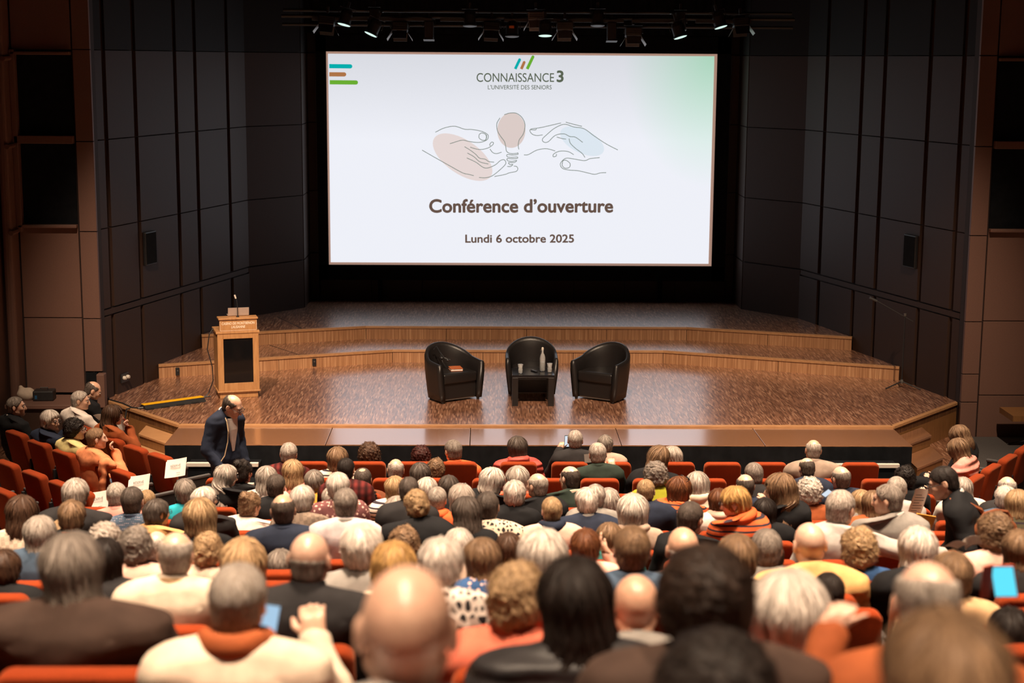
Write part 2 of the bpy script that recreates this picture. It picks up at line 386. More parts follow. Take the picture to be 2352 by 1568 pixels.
# stairs beside the apron, set parallel to the slanted stage side
def stairs(sgn, label):
    r = empty('stage_stairs', (0, 0, 0), 0, label, 'stairs')
    xa, xb = 4.87, 5.37
    line = lambda x, k: 20.88+(x-4.82)*1.1667-(0.03, 0.52, 1.13)[k]
    for k, zt in enumerate((0.60, 0.45)):
        P = [(sgn*xa, line(xa, k)), (sgn*xb, line(xb, k)), (sgn*xb, line(xb, k+1)), (sgn*xa, line(xa, k+1))]
        MB().prism(P, FZ, zt-0.03).build('riser', M_SIDEW, r)
        Q = [(sgn*xa, line(xa, k)), (sgn*(xb+0.012), line(xb, k)), (sgn*(xb+0.012), line(xb, k+1)-0.012), (sgn*xa, line(xa, k+1)-0.012)]
        MB().prism(Q, zt-0.03, zt).build('tread', M_APRON if sgn > 0 else M_LIP, r, bevel=0.004)
stairs(1, 'two-step brown wooden stairs at the right end of the stage'); stairs(-1, 'wooden stage steps at the left end of the stage')

# hall floor: wooden flat in front of the stage, grey carpet beside it, stepped seating tiers
structure('floor', MB().box((-8.2, 14.6, FZ-0.12), (8.2, 22.3, FZ)), M_PARQ)
structure('floor_carpet', MB().prism([(5.45, 19.4), (5.75, 20.5), (6.2, 22.2), (8.2, 22.2), (8.2, 15.0), (5.6, 15.0)], FZ, FZ+0.012), M_CARPET)
tiers = structure('floor_tiers', MB().box((-8.2, -3.2, FZ-0.12), (8.2, 14.6, FZ-0.02)), M_TIER)
for k in range(2, 20):
    y1 = ROWY[k]+0.46; y0 = (ROWY[k+1]+0.46) if k < 19 else -3.2
    MB().box((-4.4 if k < 6 else -8.2, y0, FZ-0.02), (4.4 if k < 6 else 8.2, y1, TIER[k])).build('tier_step', M_TIER, tiers)

# walls
def panel_wall(name, p0, p1, grooves, zrows, mat, gap=0.05, thick=0.04, zlow=0.0, ztop=10.4, inward=-1, rail=None):
    """backing slab from p0 to p1 with separate panels; grooves are distances along the wall"""
    L = math.dist(p0, p1); d = ((p1[0]-p0[0])/L, (p1[1]-p0[1])/L)
    o = structure(name, MB().slab(p0, p1, zlow, ztop, 0.0, -0.12*inward), M_GROOVE)
    cutsx = [0.0]+grooves+[L]
    at = lambda s: (p0[0]+d[0]*s, p0[1]+d[1]*s)
    for i, (a, b) in enumerate(zip(cutsx[:-1], cutsx[1:])):
        ga = gap/2 if i else 0.0; gb = gap/2 if i < len(cutsx)-2 else 0.0
        for z0, z1 in zrows:
            MB().slab(at(a+ga), at(b-gb), z0+0.006, z1-0.006, 0.0, thick*inward).build('wall_panel', M_PANEL_SHADED if z0 > 5.6 and mat is M_PANEL else mat, o, bevel=0.003, segs=1)  # top rows take the darkened copy in place of light falloff
    if rail:
        MB().slab(p0, p1, rail[0], rail[1], 0.0, thick*0.8*inward).build('wall_rail', mat, o)
    return o
ZR = [(2.05, 3.20), (3.20, 4.45), (4.45, 5.70), (5.70, 7.2), (7.2, 10.3)]
GY = [22.78, 23.63, 24.875, 25.54, 26.68]
yA, yB = 22.22, 27.36
cs = sqrt(1+0.2849**2)
for sgn, nm in ((-1, 'wall_stage_left'), (1, 'wall_stage_right')):
    p0 = (-sgn*wall_x(yA), yA); p1 = (-sgn*wall_x(yB), yB)
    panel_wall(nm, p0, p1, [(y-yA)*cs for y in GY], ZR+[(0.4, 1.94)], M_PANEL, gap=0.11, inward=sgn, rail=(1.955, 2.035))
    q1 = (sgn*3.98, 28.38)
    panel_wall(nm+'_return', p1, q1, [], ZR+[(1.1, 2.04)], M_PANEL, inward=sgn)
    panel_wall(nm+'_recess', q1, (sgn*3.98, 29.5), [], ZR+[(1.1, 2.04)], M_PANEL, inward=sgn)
# back wall with the panels under and beside the screen
wb = structure('wall_back', MB().box((-4.1, 29.45, 0.9), (4.1, 29.6, 10.4)), M_GROOVE)
for i in range(8):
    a = -3.76+i*0.945
    MB().box((a+0.004, 29.41, 1.17), (a+0.941, 29.45, 1.56)).build('wall_panel', M_PANEL, wb, bevel=0.003, segs=1)
for sgn in (-1, 1):
    for z0, z1 in ZR[:3]+[(1.17, 2.04)]:
        a, b = sorted((sgn*3.80, sgn*3.97)); MB().box((a, 29.41, z0+0.005), (b, 29.45, z1-0.005)).build('wall_panel', M_PANEL, wb, bevel=0.003, segs=1)
# front-facing wall piers left and right of the stage opening
def pier(sgn):
    X = lambda a, b: tuple(sorted((sgn*a, sgn*b)))
    nm = 'wall_left' if sgn < 0 else 'wall_right'
    o = structure(nm, MB().box((X(6.14, 8.2)[0], 22.26, 0), (X(6.14, 8.2)[1], 22.5, 10.4)), M_GROOVE)
    def P(a, b, z0, z1, y0=22.2, name='wall_panel', m=M_PANELL):
        lo, hi = X(a, b); MB().box((lo, y0, z0+0.006), (hi, 22.27, z1-0.006)).build(name, m, o, bevel=0.003, segs=1)
    lows = [(1.21, 1.97)] if sgn < 0 else [(FZ, 0.80), (0.80, 1.21), (1.21, 1.97)]
    for z0, z1 in lows+[(1.97, 3.2), (3.2, 4.45), (4.45, 5.70), (5.70, 8.0), (8.0, 10.3)]: P(6.13, 6.365, z0, z1)
    for z0, z1 in ((0.9, 1.98), (1.98, 3.27), (5.69, 8.0), (8.0, 10.3)): P(6.39, 7.2, z0, z1, 22.215)
    if sgn > 0: P(6.39, 7.2, FZ, 0.9, 22.215)
    # two dark openings with a rail between
    for z0, z1 in ((3.30, 4.42), (4.53, 5.62)):
        lo, hi = X(6.40, 7.13); MB().box((lo, 22.235, z0), (hi, 22.262, z1)).build('dark_opening', M_BLACK, o)
    for z in (3.255, 4.42, 5.625):
        lo, hi = X(6.39, 7.2); MB().box((lo, 22.12, z), (hi, 22.235, z+(0.11 if z < 5 and z > 4 else 0.045))).build('opening_rail', M_PANELL, o, bevel=0.01)
    lo, hi = X(7.14, 7.22); MB().box((lo, 22.12, 3.2), (hi, 22.24, 5.7)).build('opening_jamb', M_PANELL, o, bevel=0.01)
    for z in (3.22, 4.40, 5.58):
        MB().tube([(sgn*7.20, 22.1, z), (sgn*7.22, 21.86, z-0.01)], 0.035, 8).build('rail_bracket', M_PANELL, o)
    # rounded pilasters stepping towards the hall
    for a, b, y in ((7.22, 7.36, 21.9), (7.40, 7.62, 21.5), (7.66, 8.2, 21.2)):
        lo, hi = X(a, b); MB().box((lo, y, 0), (hi, 22.26, 10.4)).build('pilaster', M_PANELL, o, bevel=0.05, segs=3)
pier(-1); pier(1)
# side ledge left, door gap under the left pier
dl = structure('door_1', MB().box((-6.36, 22.2, FZ), (-6.2, 22.27, 1.2)), M_BLACK)
MB().box((-6.18, 22.05, 0.72), (-6.07, 22.2, 1.2)).build('door_jamb_panel', M_PANELL, dl, bevel=0.01)
ll = structure('trim_1', MB().box((-7.3, 21.55, FZ), (-6.42, 22.2, 0.82)), M_PANEL); MB().box((-7.32, 21.5, 0.82), (-6.40, 22.2, 0.88)).build('ledge_top', M_PANELL, ll, bevel=0.01)
lr = structure('trim_2', MB().box((6.62, 21.4, 0.70), (7.9, 21.98, 0.78)), M_SIDEW)
MB().box((7.2, 21.5, FZ), (7.3, 21.9, 0.70)).build('ledge_leg', M_DARK, lr)
# hall shell behind the view
structure('wall_hall_left', MB().box((-8.4, -3.4, -0.1), (-8.2, 22.5, 11.2)), M_PANEL)
structure('wall_hall_right', MB().box((8.2, -3.4, -0.1), (8.4, 22.5, 11.2)), M_PANEL)
structure('wall_hall_rear', MB().box((-8.4, -3.4, -0.1), (8.4, -3.2, 11.2)), M_PANEL)
structure('ceiling', MB().box((-8.4, -3.4, 11.2), (8.4, 22.6, 11.4)), M_PANEL)
structure('ceiling_stage', MB().box((-8.4, 22.6, 10.4), (8.4, 30.0, 10.6)), M_BLACK)
# black drape over the stage opening, above the screen
dr = MB(); n = 260
xs = np.linspace(-4.0, 4.0, n); w = 0.03*np.sin(xs*14)+0.015*np.sin(xs*37)
vs = [(x, 29.0+q, 6.05) for x, q in zip(xs, w)]+[(x, 29.0+q, 10.3) for x, q in zip(xs, w)]
tag(dr.add(vs+[(x, y+0.01, z) for x, y, z in vs], [(i, i+1, n+i+1, n+i) for i in range(n-1)]+[(2*n+i+1, 2*n+i, 3*n+i, 3*n+i+1) for i in range(n-1)]).build('stage_drape', M_BLACK, smooth=True),
    'black drape hanging across the back wall above the screen', 'curtain')
# wall sockets, recessed loudspeakers
def wall_frame(y, sgn, z, off=0.0):
    """matrix standing on the slanted stage wall: local x along the wall to the back, local y out of the wall"""
    px = -sgn*wall_x(y); a = atan2(1.0, -sgn*0.2849)
    d = Vector((cos(a), sin(a), 0)); nrm = Vector((-sgn*d.y, sgn*d.x, 0)) if True else None
    if nrm.x*px > 0: nrm = -nrm
    return Matrix(((d.x, nrm.x, 0, px+nrm.x*off), (d.y, nrm.y, 0, y+nrm.y*off), (0, 0, 1, z), (0, 0, 0, 1)))
for sgn, lab in ((-1, 'black loudspeaker set in the left stage wall'), (1, 'black loudspeaker set in the right stage wall')):
    r = empty('wall_loudspeaker', (0, 0, 0), 0, lab, 'loudspeaker'); r.matrix_world = wall_frame(23.87, sgn, 2.53, 0.042)
    MB().box((-0.17, 0, 0), (0.17, 0.05, 0.5)).build('cabinet', M_DARK, r, bevel=0.012)
    MB().box((-0.15, 0.05, 0.02), (0.15, 0.056, 0.48)).build('grille', M_BLACK, r)
r = empty('wall_socket', (0, 0, 0), 0, 'black twin socket with two pale plugs low on the left stage wall', 'socket'); r.matrix_world = wall_frame(23.02, -1, 0.90, 0.042)
MB().box((-0.11, 0, 0), (0.11, 0.02, 0.13)).build('plate', M_DARK, r, bevel=0.005)
for x in (-0.05, 0.05): MB().lathe([(0.028, 0), (0.03, 0.02), (0.022, 0.045)], 12).build('plug', M_WHITE, r, loc=(x, 0.02, 0.07), rot=(-pi/2, 0, 0))
for x, y, lab in ((-5.44, 24.12, 'black floor box in the lowest step riser, left of the lectern'), (-3.42, 24.90, 'black floor box in the lowest step riser, right of the lectern')):
    r = empty('riser_socket', (x, y, ZS+0.03), 0.36, lab, 'socket')
    MB().box((-0.03, -0.02, 0), (0.03, 0.01, 0.12)).build('plate', M_DARK, r, bevel=0.006)
    MB().lathe([(0.012, 0), (0.012, 0.006)], 10).build('jack', M_STEEL, r, loc=(0, -0.02, 0.075), rot=(pi/2, 0, 0))

# ------------------------------------------------------------------ screen and projected slide
SX0, SX1, SZ0, SZ1, SY = -3.58, 3.50, 1.855, 5.725, 29.20
scr = empty('projection_screen', (-0.04, SY, 1.55), 0, 'large white projection screen in a black frame showing a slide', 'screen')
def SC(x, z): return (x+0.04, z-1.55)
fr = MB()
for a, b, c, d in ((-3.76, SX0, 1.58, 6.02), (SX1, 3.74, 1.58, 6.02), (-3.76, 3.74, 1.58, SZ0), (-3.76, 3.74, SZ1, 6.02)):
    (xa, za), (xb, zb) = SC(a, c), SC(b, d)
    MB().box((xa, -0.06, za), (xb, 0.12, zb)).build('black_border', M_BLACK, scr)
for x in (-2.6, 2.6): MB().box((x-0.04, 0.02, Z2-1.55), (x+0.04, 0.10, 0.04)).build('support_leg', M_BLACK, scr)
M_SCR = emit('screen_overscan', (0.36, 0.22, 0.17), 1.0, (0.5, 0.42, 0.36))     # projector spill round the slide
(xa, za), (xb, zb) = SC(SX0, SZ0), SC(SX1, SZ1)
MB().box((xa, 0.0, za), (xb, 0.03, zb)).build('screen_cloth', M_SCR, scr)
# the slide: measured in a 900 x 500 grid on the cloth, u to the right and w down
def SL(px, py):
    """slide grid position -> screen coordinates (x, z)"""
    t = (py-122.0)/(607.0-122.0)
    xl, xr = 752+6*t, 1640-7*t
    f = (px-xl)/(xr-xl)
    topz = 5.685-0.0; botz = 1.90
    yt = 122+4.5*f; yb = 603+5*f
    g = (py-yt)/(yb-yt)
    x = -3.545+f*(3.445+3.545); z = topz+(botz-topz)*g
    return SC(x, z)
def mat_slide():
    m, nt, b = nodes_of('slide_light')
    b.inputs['Base Color'].default_value = (0.0, 0.0, 0.0, 1); b.inputs['Roughness'].default_value = 0.9; b.inputs['Specular IOR Level'].default_value = 0.0
    tc = N(nt, 'ShaderNodeTexCoord'); mp = N(nt, 'ShaderNodeMapping'); nt.links.new(tc.outputs['Object'], mp.inputs[0])
    mp.inputs['Location'].default_value = (-3.45*0.62, 0, -4.15*0.42); mp.inputs['Scale'].default_value = (0.62, 0.0, 0.42)
    g = N(nt, 'ShaderNodeTexGradient', gradient_type='SPHERICAL'); nt.links.new(mp.outputs[0], g.inputs[0])
    c = mixc(nt, ramp(nt, g.outputs['Fac'], [(0.0, (0, 0, 0)), (1.0, (1, 1, 1))]), (0.86, 0.875, 0.94), (0.50, 0.82, 0.62))
    sx = N(nt, 'ShaderNodeSeparateXYZ'); nt.links.new(tc.outputs['Object'], sx.inputs[0])
    mr = N(nt, 'ShaderNodeMapRange'); nt.links.new(sx.outputs['Z'], mr.inputs[0]); setin(mr, From_Min=2.6, From_Max=4.2, To_Min=1.0, To_Max=0.80)
    nt.links.new(c, b.inputs['Emission Color']); nt.links.new(mr.outputs[0], b.inputs['Emission Strength'])
    return m
(xa, za), (xb, zb) = SC(-3.545, 1.90), SC(3.445, 5.685)
slide = MB().box((xa, -0.006, za), (xb, 0.0, zb)).build('projected_slide', mat_slide(), scr)
def flat_poly(name, pts, col, depth, parent=slide):
    P = [SL(*p) for p in pts]; me = bpy.data.meshes.new(name)
    n = len(P); y0, y1 = -0.006-depth-0.001, -0.006-depth
    vs = [(x, y0, z) for x, z in P]+[(x, y1, z) for x, z in P]
    me.from_pydata(vs, [], [tuple(range(n)), tuple(range(n, 2*n))[::-1]]+[(i, (i+1) % n, n+(i+1) % n, n+i) for i in range(n)])
    return link(name, me, emit('slide_ink_%s' % name if False else 'ink_%.2f_%.2f_%.2f' % col, col, 1.0), parent)
def bar(name, x0, y0, x1, y1, hw, col, round0=True, round1=True):
    d = Vector((x1-x0, y1-y0)).normalized(); nn = Vector((-d.y, d.x)); pts = []
    a0 = atan2(d.y, d.x)
    for (cx, cy, rd, s) in ((x1, y1, round1, -1), (x0, y0, round0, 1)):
        for k in range(9):
            a = a0+(-pi/2+pi*k/8 if s < 0 else pi/2+pi*k/8)
            if rd: pts.append((cx+hw*cos(a), cy+hw*sin(a)))
            elif k in (0, 8): pts.append((cx+hw*cos(a), cy+hw*sin(a)))
    return flat_poly(name, pts, col, 0.001)
TEAL, OCHRE, GREEN = (0.0, 0.42, 0.42), (0.42, 0.17, 0.06), (0.14, 0.42, 0.03)
bar('slide_bar', 755, 150, 803, 150.5, 4.8, TEAL, False, True); bar('slide_bar', 755, 168.5, 789, 168.7, 4.8, OCHRE, False, True); bar('slide_bar', 756, 186.5, 816, 187, 4.8, GREEN, False, True)
bar('logo_stroke', 1181.5, 156, 1191.5, 135, 3.2, TEAL, False); bar('logo_stroke', 1195.5, 156, 1202, 141, 3.2, OCHRE, False); bar('logo_stroke', 1209, 156, 1222, 128.5, 3.4, GREEN, False)
def slide_text(s, x0, x1, yc, hpx, col, bold=0.0, depth=0.0015):
    (ax, az), (bx, bz) = SL(x0, yc), SL(x1, yc)
    size = abs(SL(x0, yc-hpx/2)[1]-SL(x0, yc+hpx/2)[1])/0.70
    t = text_mesh('slide_text', s, size, emit('ink_%.2f_%.2f_%.2f' % col, col, 1.0), slide, width=bx-ax, fat=bold*size)
    t.rotation_euler = (pi/2, -atan2(bz-az, bx-ax), 0)
    t.location = ((ax+bx)/2, -0.006-depth, (az+bz)/2)
    return t
OLIVE, UMBER = (0.10, 0.125, 0.085), (0.135, 0.085, 0.065)
slide_text('CONNAISSANCE', 1093, 1271, 176.5, 20, OLIVE, 0.004); slide_text('3', 1278, 1292, 174, 25, OLIVE, 0.03)
slide_text("L'UNIVERSIT\u00c9 DES SENIORS", 1119, 1265.5, 198, 9.6, OLIVE, 0.004)
slide_text("Conf\u00e9rence d\u2019ouverture", 986, 1409, 473, 30, UMBER, 0.030); slide_text('Lundi 6 octobre 2025', 1069, 1319.5, 549, 18.5, UMBER, 0.026)
def blob(cx, cy, rx, ry, ang, col):
    pts = [(cx+rx*cos(t)*cos(ang)-ry*sin(t)*sin(ang), cy+rx*cos(t)*sin(ang)+ry*sin(t)*cos(ang)) for t in np.linspace(0, 2*pi, 40, endpoint=False)]
    return flat_poly('slide_blob', pts, col, 0.0005)
blob(1061.5, 358, 79, 39, 0.60, (0.80, 0.69, 0.67)); blob(1173.5, 296, 32.5, 40.5, 0.0, (0.72, 0.61, 0.58)); blob(1337, 321, 55, 27, 0.46, (0.73, 0.81, 0.89))
def stroke(pts, w=1.5):
    """hand-drawn line: points read in a zoomed sketch grid, smoothed and given a width"""
    p = np.array([(940+x*0.2168, 230+y*0.2168) for x, y in pts]); out = []
    ext = np.vstack([2*p[0]-p[1], p, 2*p[-1]-p[-2]])
    for i in range(1, len(ext)-2):
        for t in np.linspace(0, 1, 7, endpoint=False):
            a, b, c, d = ext[i-1], ext[i], ext[i+1], ext[i+2]
            out.append(0.5*((2*b)+(-a+c)*t+(2*a-5*b+4*c-d)*t*t+(-a+3*b-3*c+d)*t**3))
    out.append(p[-1]); q = np.array(out)
    tn = np.gradient(q, axis=0); tn /= np.linalg.norm(tn, axis=1)[:, None]+1e-9; nn = np.stack([-tn[:, 1], tn[:, 0]], 1)*w/2
    L = [SL(*u) for u in q+nn]; R_ = [SL(*u) for u in q-nn]; n = len(q); y = -0.0085
    me = bpy.data.meshes.new('slide_line')
    vs = [(x, y, z) for x, z in L]+[(x, y, z) for x, z in R_]+[(x, y+0.0008, z) for x, z in L]+[(x, y+0.0008, z) for x, z in R_]
    me.from_pydata(vs, [], [(i, i+1, n+i+1, n+i) for i in range(n-1)]+[(2*n+i+1, 2*n+i, 3*n+i, 3*n+i+1) for i in range(n-1)])
    link('slide_line', me, emit('ink_line', (0.20, 0.24, 0.21), 1.0), slide)
for s in ([(270, 325), (365, 280), (475, 262), (580, 293), (660, 296), (760, 315), (820, 345), (833, 372), (818, 405), (760, 430), (690, 432), (615, 420), (550, 410), (425, 447)],
          [(735, 350), (760, 333), (800, 345), (812, 375), (800, 408), (765, 408), (735, 385), (735, 350)], [(812, 350), (815, 378), (805, 408)],
          [(130, 515), (260, 590), (420, 680), (560, 757), (620, 772), (680, 787)], [(735, 807), (800, 810), (860, 797), (920, 758), (1005, 680), (1020, 645), (1000, 617), (960, 628), (900, 677), (800, 706), (700, 643), (605, 598)],
          [(580, 478), (640, 515), (700, 560), (740, 600), (800, 612), (840, 637), (895, 643)], [(610, 545), (680, 585), (745, 640), (835, 663)],
          [(640, 483), (700, 502), (760, 508), (830, 492), (878, 460), (888, 437), (868, 430), (848, 455), (855, 470)], [(850, 503), (880, 540), (920, 552), (975, 537)],
          [(1000, 140), (1060, 122), (1130, 125), (1190, 170), (1222, 245), (1205, 340), (1162, 405), (1152, 460), (1157, 508)], [(955, 172), (922, 235), (930, 310), (965, 370), (1005, 425), (1018, 480), (1030, 530), (1075, 552), (1145, 548)],
          [(1145, 540), (1148, 560), (1090, 567), (1035, 562), (1035, 585), (1080, 592), (1140, 588), (1140, 603), (1085, 607), (1035, 605), (1040, 628), (1085, 635), (1135, 625), (1115, 645), (1075, 648), (1048, 650), (1065, 670), (1095, 668), (1070, 690), (1035, 688)],
          [(900, 797), (1010, 775), (1060, 757), (1130, 742), (1148, 715), (1135, 690), (1105, 685)],
          [(1605, 226), (1480, 255), (1380, 277), (1290, 290), (1275, 312), (1300, 345), (1350, 360), (1410, 352)], [(1282, 298), (1330, 300), (1345, 288)],
          [(1655, 218), (1730, 238), (1828, 262)], [(2212, 513), (2090, 450), (1960, 365), (1850, 288), (1740, 268), (1640, 240), (1540, 280), (1460, 345), (1408, 398), (1425, 430), (1470, 425), (1545, 358), (1635, 342), (1700, 370), (1760, 378), (1838, 433)],
          [(1560, 375), (1610, 390), (1660, 398)], [(1692, 392), (1705, 440), (1760, 495), (1830, 548), (1863, 593)],
          [(1212, 566), (1260, 562), (1350, 515), (1450, 500), (1545, 523)], [(1743, 563), (1680, 530), (1590, 527), (1530, 556), (1525, 585), (1555, 578), (1558, 555)],
          [(2020, 595), (1920, 605), (1860, 627), (1760, 612), (1670, 600), (1625, 625), (1600, 668), (1625, 710), (1690, 727), (1790, 735), (1880, 755), (1965, 773), (2030, 758), (2090, 755)],
          [(1622, 660), (1630, 628), (1665, 625), (1705, 660), (1695, 700), (1650, 707), (1622, 680), (1622, 650)]):
    stroke(s)
# ------------------------------------------------------------------ lighting bars and stage lamps over the stage
BY = 26.2
for i, (z, y, rr) in enumerate(((6.37, BY+0.25, 0.028), (6.27, BY, 0.03), (6.14, BY+0.1, 0.026))):
    r = empty('lighting_bar', (0, y, z), 0, ('topmost thin steel pipe of the lighting rig', 'thick steel pipe in the middle of the lighting rig', 'lowest steel pipe of the lighting rig')[i], 'pipe')
    MB().tube([(-4.0, 0, 0), (4.3, 0, 0)], rr, 10).build('pipe', M_BAR, r)
    for x in (-3, -1, 1, 3): MB().tube([(x, 0, 0), (x, 0, 3.9)], 0.006, 6).build('suspension_wire', M_DARK, r)
bb = empty('lighting_batten', (0, BY-0.1, 6.20), 0, 'row of grey metal trunking segments along the lighting rig', 'trunking')
for i in range(7): MB().box((-3.5+i*1.03, -0.02, 0), (-2.6+i*1.03, 0.02, 0.05)).build('segment', M_BAR, bb, bevel=0.004)
M_LAMPGREY = plain('lamp_grey', (0.07, 0.066, 0.063), 0.5, var=0.15)
M_LENS_ON = emit('lamp_glow', (0.75, 1.0, 0.9), 1.0)
def stage_lamp(x, yb, z, kind, tilt, lab, tone=M_DARK):
    r = empty('stage_lamp', (x, yb, z), 0, lab, 'stage lamp', 'stage lamps on the rig')
    r.rotation_euler = (radians(-9), radians(tilt), 0)
    w = 0.13
    if yb < BY-0.2: MB().tube([(0, 0, 0.09), (0, 0.2, 0.16), (0, 0.46, 0.20)], 0.014, 6).build('hanger_arm', M_BAR, r)
    MB().box((-0.02, -0.02, 0.0), (0.02, 0.02, 0.10)).build('clamp', M_BAR, r, bevel=0.004)
    if kind == 'fresnel':
        MB().tube([(-w-0.02, 0, -0.14), (-w-0.02, 0, -0.01), (w+0.02, 0, -0.01), (w+0.02, 0, -0.14)], 0.008, 6).build('yoke', M_BAR, r)
        MB().box((-w, -0.1, -0.20), (w, 0.1, -0.05)).build('housing', tone, r, bevel=0.02)
        for k in range(3): MB().box((-w*0.8, -0.104, -0.08-k*0.035), (w*0.8, -0.098, -0.07-k*0.035)).build('vent', M_BAR, r)
        MB().lathe([(0.09, -0.205), (0.10, -0.20)], 18).build('lens', M_BAR, r)
        for sx in (-1, 1):
            MB().add([(sx*0.12, -0.1, -0.20), (sx*0.12, 0.1, -0.20), (sx*0.20, 0.11, -0.33), (sx*0.20, -0.11, -0.33), (sx*0.124, -0.1, -0.20), (sx*0.124, 0.1, -0.20), (sx*0.204, 0.11, -0.33), (sx*0.204, -0.11, -0.33)],
                     [(0, 1, 2, 3), (7, 6, 5, 4), (0, 3, 7, 4), (1, 5, 6, 2), (2, 6, 7, 3), (0, 4, 5, 1)]).build('barn_door', M_STEEL, r)
        for sy in (-1, 1):
            MB().add([(-0.12, sy*0.1, -0.20), (0.12, sy*0.1, -0.20), (0.11, sy*0.15, -0.33), (-0.11, sy*0.15, -0.33), (-0.12, sy*0.104, -0.20), (0.12, sy*0.104, -0.20), (0.11, sy*0.154, -0.33), (-0.11, sy*0.154, -0.33)],
                     [(0, 1, 2, 3), (7, 6, 5, 4), (0, 3, 7, 4), (1, 5, 6, 2), (2, 6, 7, 3), (0, 4, 5, 1)]).build('barn_door', tone, r)
    elif kind in ('par', 'parlit'):
        MB().tube([(-0.13, 0, -0.15), (-0.13, 0, 0.0), (0.13, 0, 0.0), (0.13, 0, -0.15)], 0.007, 6).build('yoke', M_BAR, r)
        MB().lathe([(0.03, -0.02), (0.085, -0.04), (0.10, -0.10), (0.10, -0.24), (0.112, -0.26), (0.112, -0.275)], 20).build('can', tone, r, smooth=False)
        MB().lathe([(0.098, -0.281), (0.104, -0.277)], 20).build('lens', M_LENS_ON if kind == 'parlit' else M_BAR, r)
    else:
        MB().tube([(-0.1, 0, -0.12), (-0.1, 0, 0.0), (0.1, 0, 0.0), (0.1, 0, -0.12)], 0.006, 6).build('yoke', M_BAR, r)
        MB().box((-0.075, -0.075, -0.32), (0.075, 0.075, -0.03)).build('housing', tone, r, bevel=0.015)
        for k in range(5): MB().box((-0.06+k*0.027, -0.082, -0.30), (-0.05+k*0.027, -0.074, -0.05)).build('fin', M_LAMPGREY, r)
        MB().box((-0.088, -0.088, -0.335), (0.088, 0.088, -0.32)).build('lens', M_BAR, r)
for a in ((-3.25, 26.15, 6.32, 'fresnel', 5, 'black barn-door stage lamp, leftmost on the rig'), (-2.92, 26.15, 6.40, 'parlit', 14, 'stage lamp with a glowing lens, second from the left on the rig'), (-2.50, 26.15, 6.42, 'profile', 0, 'tall ribbed stage lamp, third from the left on the rig'),
          (-2.42, 25.75, 6.23, 'parlit', 24, 'low stage lamp with a glowing tilted lens beside the tall ribbed lamp'), (-2.09, 26.15, 6.23, 'fresnel', 0, 'barn-door stage lamp with its left flap catching light, left part of the rig'), (-1.62, 26.15, 6.23, 'profile', 0, 'narrow dark stage lamp between two barn-door lamps, left part of the rig'),
          (-0.96, 26.15, 6.40, 'par', 0, 'round can stage lamp left of the rig centre'), (-0.61, 26.15, 6.24, 'fresnel', 2, 'barn-door stage lamp just left of the orange-tagged lamp'), (-0.28, 26.15, 6.24, 'par', 0, 'small can stage lamp with an orange sticker'),
          (0.10, 26.15, 6.41, 'fresnel', -2, 'pale grey barn-door stage lamp at the centre of the rig', plain('lamp_pale', (0.16, 0.14, 0.13), 0.5)), (0.24, 25.75, 6.25, 'parlit', 0, 'stage lamp with a flat glowing lens right of the rig centre'), (0.57, 26.15, 6.25, 'fresnel', 0, 'grey barn-door stage lamp with both flaps lit, right of the centre', M_LAMPGREY),
          (1.10, 26.15, 6.42, 'par', 0, 'round can stage lamp right of the rig centre'), (1.33, 26.15, 6.23, 'profile', 0, 'narrow dark stage lamp right of the round can'), (1.68, 26.15, 6.17, 'fresnel', 0, 'lowest hanging barn-door stage lamp, right part of the rig', M_LAMPGREY),
          (2.44, 26.15, 6.41, 'profile', 0, 'tall ribbed stage lamp in the right part of the rig'), (2.32, 25.75, 6.23, 'parlit', -16, 'low stage lamp with a glowing tilted lens below the right ribbed lamp'), (3.02, 26.15, 6.40, 'parlit', -16, 'stage lamp with a glowing lens, second from the right on the rig'), (3.41, 26.15, 6.34, 'fresnel', -4, 'black barn-door stage lamp, rightmost on the rig')):
    stage_lamp(*a)
for o_ in [o for o in bpy.data.objects if o.get('label') == 'small can stage lamp with an orange sticker']:
    MB().box((-0.05, -0.106, -0.16), (0.03, -0.100, -0.12)).build('sticker', plain('orange_sticker', (0.6, 0.13, 0.03), 0.6), o_)
